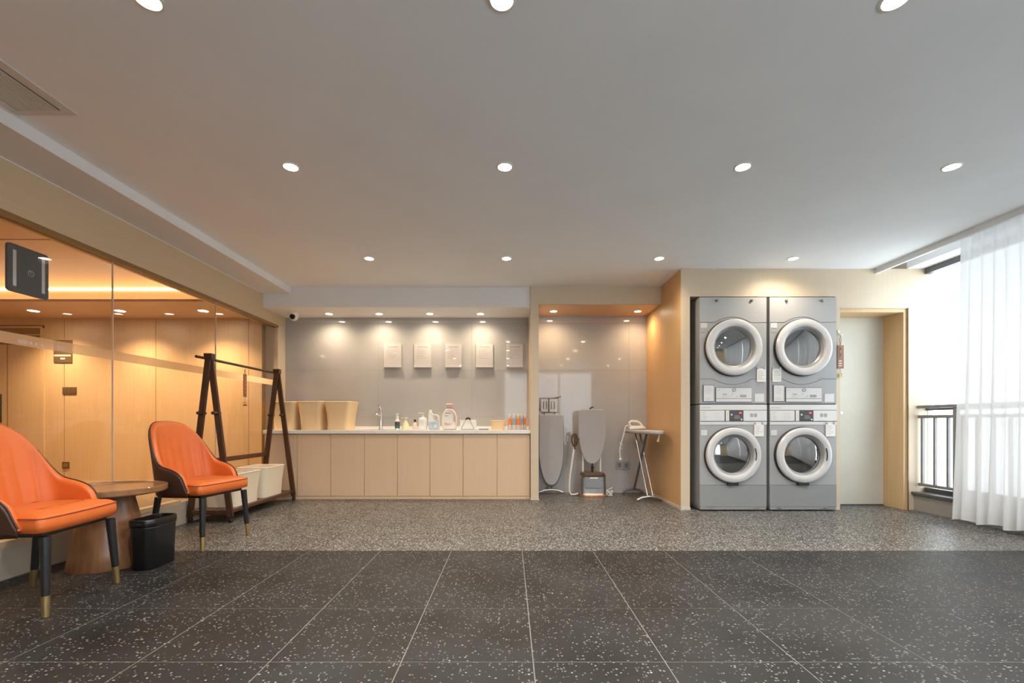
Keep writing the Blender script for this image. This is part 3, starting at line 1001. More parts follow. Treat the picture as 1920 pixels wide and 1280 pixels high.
# tap
X = kx_(714, 5.74)
t = thing('basin_tap', 'tall chrome tap standing on the white worktop', 'tap', (X, 5.74, ZK))
MB().lathe([(0.03, 0), (0.03, 0.008), (0.022, 0.012), (0.021, 0.255), (0.018, 0.262), (0.0005, 0.262)], (X, 5.74, ZK)).build('column', 'chrome', t, smooth=True)
MB().tube([(X, 5.74, ZK + 0.225), (X, 5.66, ZK + 0.215), (X, 5.58, ZK + 0.19), (X, 5.57, ZK + 0.175)], 0.015, 12).build('spout', 'chrome', t, smooth=True)
MB().tube([(X - 0.002, 5.74, ZK + 0.265), (X - 0.003, 5.72, ZK + 0.285), (X - 0.01, 5.68, ZK + 0.30)], [0.012, 0.011, 0.009], 10).build('lever', 'chrome', t, smooth=True)
MB().tube([(X - 0.02, 5.74, ZK + 0.185), (X - 0.045, 5.735, ZK + 0.185)], 0.012, 10).build('side_knob', 'chrome', t, smooth=True)


def basket(label, x, y, z, w, d, h, flare, m, name, group, cat='basket', dip=0.0, rz=0.0):
    t = thing(name, label, cat, (x, y, z), group)
    b = MB()

    def ring(w_, d_, z_, dp=0.0):
        r = rr(w_, d_, 0.05, z_, 5)
        return [(p[0], p[1], p[2] - dp * (1 - (2 * p[0] / w_) ** 2) if dp else p[2]) for p in r]
    rings = []
    for k in range(7):
        q = k / 6
        rings.append(ring(w + (flare * 2) * (q ** 1.6) , d + (flare * 2) * (q ** 1.6), h * q, dip * q))
    W_, D_ = w + 2 * flare, d + 2 * flare
    rings.append(ring(W_ - 0.02, D_ - 0.02, h - 0.004, dip))
    rings.append(ring(w - 0.02, d - 0.02, 0.015))
    b.loft(rings)
    b.build('body', m, t, smooth=True, world=False, angle=60)
    e = MB()
    e.tube(ring(W_ - 0.006, D_ - 0.006, h, dip), 0.007, 8, True)
    e.build('rim', m, t, smooth=True, world=False)
    t.rotation_euler = (0, 0, rz)
    return t


basket('tan woven basket on the worktop, partly hidden by the clothes rack', -2.71, 5.58, ZK, 0.245, 0.27, 0.335, 0.028, 'wicker_tan', 'woven_basket', 'tan baskets on the worktop', dip=0.006)
basket('tan woven basket on the worktop, middle of the row of three', -2.39, 5.58, ZK, 0.245, 0.27, 0.338, 0.028, 'wicker_tan', 'woven_basket', 'tan baskets on the worktop', dip=0.006)
basket('tan woven basket on the worktop, nearest the tap', -2.055, 5.58, ZK, 0.25, 0.29, 0.335, 0.034, 'wicker_tan', 'woven_basket', 'tan baskets on the worktop', dip=0.006)


def bottle_body(t, prof, m, name='body', c=None, sx=1.0, seg=24):
    b = MB().lathe(prof, (0, 0, 0), seg=seg)
    if sx != 1.0:
        b.v = [(p[0], p[1] * sx, p[2]) for p in b.v]
    return b.build(name, m, t, smooth=True, world=False, angle=50)


# small foaming soap bottle with a green label
t = thing('soap_bottle', 'small white foam pump bottle with a dark and green label', 'bottle', (kx_(745, 5.5), 5.5, ZK))
bottle_body(t, [(0.026, 0), (0.029, 0.006), (0.029, 0.105), (0.02, 0.128), (0.014, 0.133), (0.014, 0.14)], 'whiteplastic')
bottle_body(t, [(0.0295, 0.018), (0.0297, 0.018), (0.0297, 0.045), (0.0295, 0.045)], 'green', 'lower_label')
bottle_body(t, [(0.0295, 0.045), (0.0297, 0.045), (0.0297, 0.098), (0.0295, 0.098)], 'darklabel', 'upper_label')
MB().lathe([(0.017, 0.14), (0.016, 0.165), (0.007, 0.168), (0.007, 0.185), (0.016, 0.187), (0.016, 0.197), (0.0005, 0.197)], seg=20).box(-0.006, 0.006, -0.045, 0, 0.186, 0.196).build('pump', 'whiteplastic', t, smooth=True, world=False)
# pale yellow conical pump bottle
t = thing('soap_bottle', 'pale yellow cone-shaped pump bottle', 'bottle', (kx_(760.5, 5.5), 5.5, ZK))
bottle_body(t, [(0.044, 0), (0.047, 0.006), (0.046, 0.03), (0.032, 0.075), (0.018, 0.102), (0.014, 0.108)], 'cream_liquid')
MB().lathe([(0.014, 0.105), (0.014, 0.118), (0.007, 0.12), (0.007, 0.136), (0.026, 0.139), (0.027, 0.15), (0.0005, 0.152)], seg=20).box(-0.05, 0, -0.006, 0.006, 0.138, 0.148).build('pump', 'cream_liquid', t, smooth=True, world=False)
# little clear bottle, black cap
t = thing('small_bottle', 'small clear bottle with a black cap at the back of the worktop', 'bottle', (kx_(778, 5.76), 5.76, ZK))
bottle_body(t, [(0.024, 0), (0.026, 0.004), (0.026, 0.075), (0.014, 0.09), (0.012, 0.095)], 'clearplastic')
bottle_body(t, [(0.016, 0.095), (0.016, 0.122), (0.013, 0.126)], 'black', 'cap')
# white square pump bottle
t = thing('soap_bottle', 'plain white pump bottle between the black-capped bottle and the blue-labelled one', 'bottle', (kx_(793, 5.5), 5.5, ZK))
MB().loft([rr(0.088, 0.07, 0.02, 0.0), rr(0.094, 0.074, 0.022, 0.006), rr(0.094, 0.074, 0.022, 0.128), rr(0.08, 0.062, 0.022, 0.143), rr(0.034, 0.034, 0.0169, 0.15)]).build('body', 'whiteplastic', t, smooth=True, world=False, angle=50)
MB().lathe([(0.02, 0.15), (0.019, 0.168), (0.007, 0.172), (0.007, 0.196), (0.015, 0.198), (0.015, 0.208), (0.0005, 0.209)], seg=20).box(-0.055, 0, -0.008, 0.008, 0.197, 0.207).build('pump', 'whiteplastic', t, smooth=True, world=False)
printed(kx_(793, 5.5) - 0.03, kx_(793, 5.5) + 0.03, ZK + 0.06, ZK + 0.11, 5.462, t, 4, 'print_light', 31, 0.2)


def jug(t, outline, hole, depth, m):
    """moulded bottle with a through-hole handle: outline with a hole, thick in y"""
    n = 48
    c = Vector((hole[0], hole[1]))
    out, inn = [], []
    poly = [Vector(p) for p in outline]
    for k in range(n):
        a = 2 * PI * k / n
        d = Vector((cos(a), sin(a)))
        best = 0
        for i in range(len(poly)):
            p, q = poly[i], poly[(i + 1) % len(poly)]
            e = q - p
            den = d.x * e.y - d.y * e.x
            if abs(den) < 1e-9:
                continue
            w = p - c
            tt = (w.x * e.y - w.y * e.x) / den
            u = (w.x * d.y - w.y * d.x) / den
            if tt > 0 and -1e-6 <= u <= 1 + 1e-6:
                best = max(best, tt)
        out.append(c + d * best)
        inn.append(c + Vector((cos(a) * hole[2], sin(a) * hole[3])))
    rings = []
    for (src, sc, yy) in ((inn, 1.0, -0.32), (out, 0.90, -0.5), (out, 0.985, -0.36), (out, 1.0, 0), (out, 0.985, 0.36), (out, 0.90, 0.5), (inn, 1.0, 0.32)):
        cen = Vector((0, sum(p[1] for p in outline) / len(outline)))
        rings.append([((cen + (p - cen) * sc).x, yy * depth, max(0, (cen + (p - cen) * sc).y)) for p in src])
    b = MB().loft(rings, True, False, wrap=True)
    return b.build('body', m, t, smooth=True, world=False, angle=60)


# white bottle with spout on the left, round handle hole and blue label
t = thing('fabric_softener_bottle', 'white bottle with a round handle hole and a pale blue label', 'bottle', (kx_(814, 5.5), 5.5, ZK))
jug(t, [(-0.066, 0.0), (0.066, 0.0), (0.068, 0.10), (0.066, 0.15), (0.05, 0.178), (0.02, 0.188), (-0.008, 0.182), (-0.022, 0.19), (-0.028, 0.215), (-0.062, 0.215), (-0.066, 0.15)], (0.02, 0.138, 0.019, 0.022), 0.08, 'whiteplastic')
bx(-0.058, 0.060, -0.0455, -0.0395, 0.014, 0.092).build('label', 'bluelabel', t, bevel=0.003, world=False)
bx(0.012, 0.03, -0.0465, -0.045, 0.03, 0.06).build('label_patch', 'whiteplastic', t, world=False)
MB().lathe([(0.018, 0.21), (0.018, 0.232), (0.012, 0.24), (0.0005, 0.241)], (-0.045, 0, 0), seg=18).build('cap', 'whiteplastic', t, smooth=True, world=False)

# big pinkish detergent bottle
t = thing('detergent_bottle', 'largest bottle on the worktop, pinkish white detergent with a dusty pink cap', 'bottle', (kx_(843, 5.5), 5.5, ZK))
jug(t, [(-0.075, 0.0), (0.075, 0.0), (0.09, 0.04), (0.093, 0.10), (0.088, 0.16), (0.07, 0.21), (0.04, 0.25), (0.0, 0.26), (-0.04, 0.25), (-0.07, 0.21), (-0.088, 0.16), (-0.093, 0.10), (-0.09, 0.04)], (0.060, 0.128, 0.011, 0.036), 0.1, 'pinkwhite')
MB().lathe([(0.03, 0.25), (0.03, 0.262), (0.042, 0.265), (0.045, 0.305), (0.035, 0.318), (0.0005, 0.32)], seg=24).build('cap', 'pinkcap', t, smooth=True, world=False)
lp = []
for k in range(24):
    a = 2 * PI * k / 24
    lp.append((-0.02 + 0.058 * cos(a), 0.13 + 0.095 * sin(a)))
MB().prism(lp, 'Y', -0.0525, -0.049).build('label', 'whiteplastic', t, world=False)
MB().box(-0.045, 0.02, -0.0535, -0.052, 0.195, 0.207).box(-0.055, -0.01, -0.0535, -0.052, 0.163, 0.172).build('label_lettering', 'pinkprint', t, world=False)
MB().prism([(-0.06, 0.062), (-0.02, 0.052), (0.02, 0.062), (0.03, 0.078), (-0.01, 0.075), (-0.05, 0.09)], 'Y', -0.0535, -0.052).build('label_swoosh', 'pinkcap', t, world=False)

# white box sign with a black handle on top
X0, X1 = kx_(863, 5.48), kx_(893, 5.48)
t = thing('tissue_box', 'white box with a thin dark triangle outline and a small black arch on top', 'box', ((X0 + X1) / 2, 5.48, ZK))
bx(X0, X1, 5.44, 5.56, ZK, ZK + 0.118).build('body', 'whiteplastic', t, bevel=0.004)
xc = kx_(876.5, 5.44)
zt_, zb_ = ZK + 0.116, ZK + 0.008
e = MB()
e.tube([(xc - 0.022, 5.4385, zt_), (xc - 0.075, 5.4385, zb_ + 0.004), (xc - 0.072, 5.4385, zb_), (xc + 0.078, 5.4385, zb_), (xc + 0.08, 5.4385, zb_ + 0.004), (xc + 0.026, 5.4385, zt_)], 0.0022, 6)
e.build('triangle_outline', 'seam', t)
MB().tube(arc((xc + 0.002, 5.5, ZK + 0.117), 0.024, 0, 180, 12), 0.011, 8).build('arch', 'black', t, smooth=True)

# small grey dish
t = thing('soap_dish', 'low grey dish lying between the white box and the small basket', 'dish', (kx_(907, 5.46), 5.46, ZK))
MB().loft([rr(0.11, 0.07, 0.02, 0), rr(0.125, 0.085, 0.025, 0.014), rr(0.115, 0.075, 0.022, 0.014), rr(0.1, 0.06, 0.018, 0.004)]).build('body', 'plate', t, smooth=True, world=False)
basket('small honey-coloured woven basket beside the tube bottles', kx_(934, 5.5), 5.5, ZK, 0.155, 0.11, 0.108, 0.012, 'wicker_tan', 'small_basket', None)
# five tube bottles
for k, (px, m, w) in enumerate(((955.5, 'orangecap', 'leftmost, orange'), (963.5, 'bluecap', 'second, blue-grey'), (971.5, 'orangecap', 'third, orange'), (978.5, 'bluecap', 'fourth, blue-grey'), (984.3, 'orangecap', 'last by the pillar, orange'))):
    Y = 5.5 + (0.03 if k in (3,) else 0.0) + (0.05 if k == 4 else 0)
    t = thing('tube_bottle', 'slim toiletry tube on the worktop, %s of five' % w, 'bottle', (kx_(px, Y), Y, ZK), 'tube bottles in a row by the pillar')
    r = 0.0235 if k < 3 else 0.019
    bottle_body(t, [(r * 0.9, 0), (r, 0.004), (r, 0.06)], 'clearplastic', 'base', seg=20)
    bottle_body(t, [(r * 1.03, 0.06), (r * 1.03, 0.12), (r * 0.75, 0.142), (0.012, 0.146)], m, 'body', seg=20)
    MB().lathe([(0.012, 0.146), (0.011, 0.168), (0.02, 0.17), (0.021, 0.188), (0.0005, 0.19)], seg=16).build('cap', 'whiteplastic', t, smooth=True, world=False)

# notices on the tile wall
for k, px in enumerate((736, 792.5, 850, 908.5, 965)):
    Y = YB - 0.012
    x = (px - CX) / F * Y
    z0, z1 = at(px, 687.5, Y).z, at(px, 645, Y).z
    w = 0.108 if k not in (2, 4) else 0.102
    t = thing('notice_holder', 'white framed notice on the tile wall, %s of five' % ('leftmost', 'second from left', 'middle', 'fourth from left', 'rightmost, nearest the pillar')[k], 'notice', (x, Y, z0), 'notices above the counter')
    bx(x - w - 0.004, x + w + 0.004, Y, YB - 0.001, z0 - 0.004, z1 + 0.004).build('back_plate', 'clearplastic', t)
    p = bx(x - w, x + w, Y - 0.003, Y, z0, z1).build('sheet', 'paper', t)
    bx(x - w - 0.004, x + w + 0.004, Y - 0.008, Y - 0.005, z0 - 0.004, z1 + 0.004).build('acrylic_cover', 'acrylic', t)
    bx(x - w - 0.004, x + w + 0.004, Y - 0.03, Y + 0.01, z0 - 0.008, z0 - 0.004).build('lip', 'clearplastic', t)
    bx(x - w * 0.62, x + w * 0.62, Y - 0.0036, Y - 0.003, z1 - 0.045, z1 - 0.03).build('heading', 'print_light', p)
    printed(x - w * 0.75, x + w * 0.75, z0 + 0.1, z1 - 0.065, Y - 0.003, p, 6, 'print_light', 60 + k, 0.28)

# dome camera at the ceiling corner
c = at(551, 591, 5.62)
t = thing('security_camera', 'small white security camera with a black eye under the soffit corner', 'camera', (c.x, 5.62, 2.25))
MB().lathe([(0.052, 0), (0.052, -0.018), (0.046, -0.03), (0.0005, -0.03)], (c.x, 5.62, 2.25)).build('base', 'whiteplastic', t, smooth=True)
MB().lathe([(0.0005 + 0.05 * sin(a), 0.05 * cos(a)) for a in [k * PI / 12 for k in range(13)]], (c.x, 5.62, 2.205), seg=24).build('ball', 'whiteplastic', t, smooth=True)
MB().lathe([(0.033, -0.039), (0.03, -0.052), (0.015, -0.056), (0.0005, -0.056)], (c.x + 0.002, 5.62, 2.199), 'Y', 24).build('eye', 'lens', t, smooth=True)

# ================================================================ IRONING ALCOVE
def board_outline(hw, z0, z1, nose, n=14, rtop=0.05):
    """flat top with rounded corners, sides drawing in to a rounded tip at the bottom"""
    pts = [(-hw + rtop, z1), (hw - rtop, z1)]
    pts += [(hw - rtop + rtop * sin(a), z1 - rtop + rtop * cos(a)) for a in [k * PI / 2 / 5 for k in range(1, 6)]]
    zn = z0 + nose
    side = []
    for k in range(n + 1):
        q = k / n * PI / 2
        side.append((hw * cos(q) ** 0.85, zn - nose * sin(q) ** 1.25))
    pts += side
    pts += [(-x, z) for x, z in reversed(side[:-1])]
    pts += [(-hw + rtop - rtop * cos(a), z1 - rtop + rtop * sin(a)) for a in [k * PI / 2 / 5 for k in range(0, 5)]]
    return pts


# folded ironing board leaning on the tiles
c = (1033.5 - CX) / F * 5.72
t = thing('ironing_board', 'folded grey ironing board stood on its nose beside the pillar, wire iron rest on top', 'ironing board', (c, 5.72, 0), 'ironing boards in the alcove')
MB().prism([(c + x, z) for x, z in board_outline(0.155, 0.115, 1.0, 0.42, rtop=0.03)], 'Y', 5.70, 5.73).build('board', 'boardgrey', t, bevel=0.008)
MB().prism([(c + x * 1.05, z - 0.012) for x, z in board_outline(0.155, 0.105, 0.9, 0.42, rtop=0.03)], 'Y', 5.732, 5.742).build('under_frame', 'seamgrey', t)
for s_ in (-0.025, 0.025):
    MB().tube([(c + s_, 5.78, 0.9), (c + s_, 5.77, 0.06)], 0.01, 10).build('leg', 'steel', t, smooth=True)
MB().tube([(c - 0.15, 5.76, 0.016), (c - 0.09, 5.76, 0.04), (c, 5.76, 0.05), (c + 0.09, 5.76, 0.04), (c + 0.15, 5.76, 0.016)], 0.014, 10).build('foot_bar', 'steel', t, smooth=True)
zr0, zr1 = at(0, 773, 5.72).z, at(0, 746, 5.72).z
xr0, xr1 = c - 0.145, (1046 - CX) / F * 5.72
r = MB()
r.tube([(xr0, 5.72, zr0 + 0.02), (xr0, 5.72, zr1), (xr1, 5.72, zr1), (xr1, 5.72, zr0), (xr0 + 0.03, 5.72, zr0)], 0.006, 8, True)
r.tube([(xr1 - 0.05, 5.72, zr1), (xr1 + 0.02, 5.70, zr1 + 0.012), (xr1 + 0.035, 5.69, zr1 + 0.02)], 0.006, 8)
r.tube([((xr0 + xr1) / 2, 5.72, zr0), ((xr0 + xr1) / 2, 5.72, zr1)], 0.007, 8)
for s_ in (0.3, 0.72):
    xc = xr0 + (xr1 - xr0) * s_
    r.tube([(xc - 0.018, 5.72, zr0 + 0.045), (xc + 0.018, 5.72, zr0 + 0.045), (xc + 0.018, 5.72, zr1 - 0.045), (xc - 0.018, 5.72, zr1 - 0.045)], 0.005, 8, True)
fr = r.build('iron_rest', 'seamgrey', t, smooth=True)
for a, b in ((xr0 + 0.02, (xr0 + xr1) / 2 - 0.012), ((xr0 + xr1) / 2 + 0.012, xr1 - 0.02)):
    bx(a, b, 5.726, 5.732, zr0 + 0.015, zr1 - 0.015).build('rest_pad', 'clearplastic', fr)
MB().tube([(xr0 + 0.06, 5.735, 0.98), (xr0 + 0.06, 5.728, zr0)], 0.006, 8).build('rest_stem', 'seamgrey', t)
MB().tube([(xr1 - 0.04, 5.735, 0.98), (xr1 - 0.04, 5.728, zr0)], 0.006, 8).build('rest_stem', 'seamgrey', t)

# garment steamer
c = (1110.5 - CX) / F * 5.6
t = thing('garment_steamer', 'upright garment steamer with grey shield board, white poles and bronze water tank', 'steamer', (c, 5.6, 0))
MB().loft([rr(0.295, 0.2, 0.05, 0.0, cx=c, cy=5.6), rr(0.30, 0.205, 0.05, 0.01, cx=c, cy=5.6), rr(0.30, 0.205, 0.05, 0.03, cx=c, cy=5.6), rr(0.29, 0.195, 0.05, 0.04, cx=c, cy=5.6)]).build('base', 'rosegold', t, smooth=True)
tk = MB().loft([rr(0.275, 0.185, 0.04, 0.04, cx=c, cy=5.6), rr(0.272, 0.18, 0.04, 0.06, cx=c, cy=5.6), rr(0.265, 0.17, 0.04, 0.25, cx=c, cy=5.6)]).build('water_tank', 'tank', t, smooth=True)
bx(c - 0.1, c + 0.1, 5.503, 5.512, 0.105, 0.225).build('tank_front', 'plate', tk, bevel=0.004)
bx(c - 0.05, c + 0.05, 5.497, 5.507, 0.218, 0.236).build('tank_handle', 'whiteplastic', tk, bevel=0.004)
for s_ in (-1, 1):
    MB().bar((c + s_ * 0.14, 5.515, 0.03), (c + s_ * 0.138, 5.52, 0.27), 0.016, 0.02, (0, 1, 0)).build('side_frame', 'brownplastic', t, bevel=0.003)
MB().loft([rr(0.285, 0.19, 0.05, 0.245, cx=c, cy=5.6), rr(0.29, 0.195, 0.05, 0.255, cx=c, cy=5.6), rr(0.285, 0.19, 0.05, 0.285, cx=c, cy=5.6), rr(0.26, 0.16, 0.05, 0.293, cx=c, cy=5.6)]).build('top_cover', 'brownplastic', t, smooth=True)
for px in (1093, 1126):
    x = (px - CX) / F * 5.64
    MB().tube([(x, 5.64, 0.28), (x, 5.64, 1.04)], 0.0095, 12).build('pole', 'whiteplastic', t, smooth=True)
MB().lathe([(0.014, 0.29), (0.014, 0.335), (0.018, 0.34), (0.018, 0.365), (0.008, 0.372), (0.008, 0.40)], (c - 0.003, 5.58, 0)).build('valve', 'black', t, smooth=True)
MB().prism([(c + x, z) for x, z in board_outline(0.172, 0.39, 1.062, 0.40, rtop=0.05)], 'Y', 5.60, 5.628).build('board', 'boardgrey', t, bevel=0.008)
MB().tube([(c - 0.02, 5.64, 1.05), (c - 0.02, 5.63, 1.075), (c - 0.005, 5.60, 1.09), (c + 0.015, 5.60, 1.088)], 0.008, 8).build('top_hook', 'black', t, smooth=True)
hx = (1077 - CX) / F * 5.6
hz = EYE - (826 - HY) / F * 5.6
hd = MB()
hd.tube([(hx + 0.034 * cos(a), 5.58, hz + 0.012 + 0.075 * sin(a)) for a in [2 * PI * k / 20 for k in range(20)]], 0.011, 8, True)
hd.tube([(hx + 0.006, 5.575, hz + 0.07), (hx + 0.004, 5.575, hz - 0.05)], 0.014, 10)
hd.tube([(hx, 5.58, hz - 0.06), (hx - 0.002, 5.58, hz - 0.105)], 0.014, 10)
hd.tube([(hx + 0.03, 5.585, hz + 0.01), (c - 0.16, 5.605, hz + 0.02)], 0.008, 8)
hd.build('steam_head', 'brownplastic', t, smooth=True)
hp = [at(px, py, 5.58) for px, py in ((1076.5, 838), (1073.5, 860), (1069, 890), (1067.5, 910), (1067.5, 921), (1071, 926.5), (1078, 926.5), (1084, 925))]
MB().tube(hp, 0.011, 10).build('hose', 'whiteplastic', t, smooth=True)
rnd = random.Random(3)
cp_ = [at(1134, 928, 5.55), at(1139, 924, 5.55)]
for k in range(26):
    a = k * 1.1
    cp_.append(at(1142 + 6 * cos(a) + rnd.uniform(-1, 1), 924.5 + 5.5 * sin(a * 1.3), 5.55 + 0.03 * sin(k)))
cp_.append(at(1148, 914, 5.55))
for p in cp_:
    p.z = max(p.z, 0.008)
MB().tube(cp_, 0.005, 6).build('power_cord', 'whiteplastic', t, smooth=True)

# open ironing board end-on to the viewer
c = 1.6
t = thing('ironing_board', 'open grey ironing board on crossed legs against the orange side wall', 'ironing board', (c, 5.4, 0), 'ironing boards in the alcove')
o_ = board_outline(0.145, 4.86, 5.76, 0.42, rtop=0.04)
MB().prism([(c + x, y) for x, y in o_], 'Z', 0.772, 0.812).build('board', 'boardgrey', t, bevel=0.012)
for s_ in (-0.028, 0.028):
    MB().tube([(c - 0.035 + s_, 5.56, 0.775), (c + s_ * 1.1 + 0.012, 5.20, 0.06)], 0.011, 10).build('leg', 'steel', t, smooth=True)
MB().tube([(c - 0.03, 5.2, 0.775), (c - 0.02, 5.77, 0.05)], 0.014, 10).build('leg', 'seamgrey', t, smooth=True)
for (cx_, y, w, m) in ((c, 5.195, 0.14, 'steel'), (c - 0.025, 5.775, 0.13, 'seamgrey')):
    MB().tube([(cx_ - w, y, 0.017), (cx_ - w * 0.6, y, 0.045), (cx_, y, 0.058), (cx_ + w * 0.6, y, 0.045), (cx_ + w, y, 0.017)], 0.016, 10).build('foot_bar', m, t, smooth=True)
MB().tube([at(1236, 815, 4.98), at(1235, 820, 4.98), at(1233.5, 828, 4.98)], [0.006, 0.008, 0.014], 8).build('pull_tab', 'whiteplastic', t, smooth=True)
t = thing('steam_iron', 'white iron lying on the open ironing board, cord hanging down', 'iron', (1.57, 5.6, 0.8125))
sole = [(1.465, 5.545), (1.465, 5.655), (1.56, 5.66), (1.64, 5.635), (1.685, 5.60), (1.64, 5.565), (1.56, 5.54)]
MB().prism(sole, 'Z', 0.8125, 0.824).build('soleplate', 'steel', t, bevel=0.002)
MB().loft([[(1.57 + (x - 1.57) * s_, 5.6 + (y - 5.6) * s_, z) for x, y in sole] for s_, z in ((0.95, 0.824), (0.93, 0.84), (0.7, 0.862))]).build('body', 'whiteplastic', t, smooth=True)
MB().tube([(1.49, 5.6, 0.855), (1.475, 5.6, 0.90), (1.50, 5.6, 0.918), (1.57, 5.6, 0.915), (1.61, 5.6, 0.895), (1.635, 5.6, 0.85)], 0.014, 10).build('handle', 'whiteplastic', t, smooth=True)
ip = [at(px, py, 5.6) for px, py in ((1178, 797), (1173, 799), (1171.5, 806), (1169, 816), (1166, 826), (1164, 834), (1162, 842), (1162.5, 852), (1163, 858))]
MB().tube(ip, 0.007, 8).build('power_cord', 'whiteplastic', t, smooth=True)
MB().tube([ip[5] + Vector((-0.015, 0, 0.03)), ip[5] + Vector((0.02, 0, 0.0)), ip[5] + Vector((-0.012, 0, -0.02)), ip[5] + Vector((0.016, 0, -0.05))], 0.006, 8).build('cord_knot', 'whiteplastic', t, smooth=True)
MB().tube([ip[-1], ip[-1] + Vector((0.002, 0, -0.022))], [0.01, 0.018], 10).build('plug', 'whiteplastic', t, smooth=True)
x0, x1, z0, z1 = at(1155, 0, YB).x, at(1180.5, 0, YB).x, at(0, 879.5, YB).z, at(0, 864.5, YB).z
t = thing('wall_socket', 'double blue-grey socket plate low on the alcove tiles', 'socket', ((x0 + x1) / 2, YB, (z0 + z1) / 2))
for a, b in ((x0, (x0 + x1) / 2 - 0.002), ((x0 + x1) / 2 + 0.002, x1)):
    p = bx(a, b, YB - 0.01, YB - 0.0005, z0, z1).build('plate', 'plate', t, bevel=0.002)
    bx((a + b) / 2 - 0.02, (a + b) / 2 + 0.02, YB - 0.0115, YB - 0.0095, z0 + 0.022, z1 - 0.022).build('outlet', 'seamgrey', p)


# ================================================================ LEFT SIDE: CHAIRS, TABLE, BIN, RACK
def lerp_keys(keys, s):
    for (a, va), (b, vb) in zip(keys, keys[1:]):
        if s <= b:
            q = (s - a) / (b - a)
            return va + (vb - va) * q
    return keys[-1][1]


def smooth_keys(keys, s, w=0.05):
    n, acc = 9, 0
    for k in range(n):
        acc += lerp_keys(keys, min(1, max(0, abs(s + w * (k / (n - 1) * 2 - 1)))))
    return acc / n


TOPK = [(0, 0.912), (0.14, 0.905), (0.25, 0.875), (0.33, 0.83), (0.41, 0.765), (0.485, 0.69), (0.555, 0.628), (0.63, 0.592), (0.80, 0.565), (0.90, 0.535), (0.96, 0.485), (1.0, 0.385)]
ZB0 = 0.375


def plan(s):
    """outer line of the wrap-round back: point and inward normal at s in [-1, 1]"""
    sg = -1 if s < 0 else 1
    a = abs(s)
    A, B, x0 = 0.275, 0.155, -0.02
    if a < 0.66:
        th = a / 0.66 * PI / 2
        p = Vector((x0 - B * cos(th) ** 0.8, A * sin(th) ** 0.9 if th > 0 else 0))
        e = 1e-3
        n = Vector((B and cos(th) / B, -sin(th) / A)).normalized()
    else:
        q = (a - 0.66) / 0.34
        p = Vector((x0 + 0.175 * q, A - 0.012 * q * q))
        n = Vector((0, -1))
    return Vector((p.x, p.y * sg)), Vector((n.x, n.y * sg))


def shell_pt(s, off, z):
    p, n = plan(s)
    a = abs(s)
    wgt = max(0.0, 1 - (a / 0.72) ** 2)
    lean = 0.115 * wgt * max(0, (z - 0.40)) / 0.5
    flare = 0.0
    q = p + n * off
    return (q.x - lean - 0.036, q.y, z)


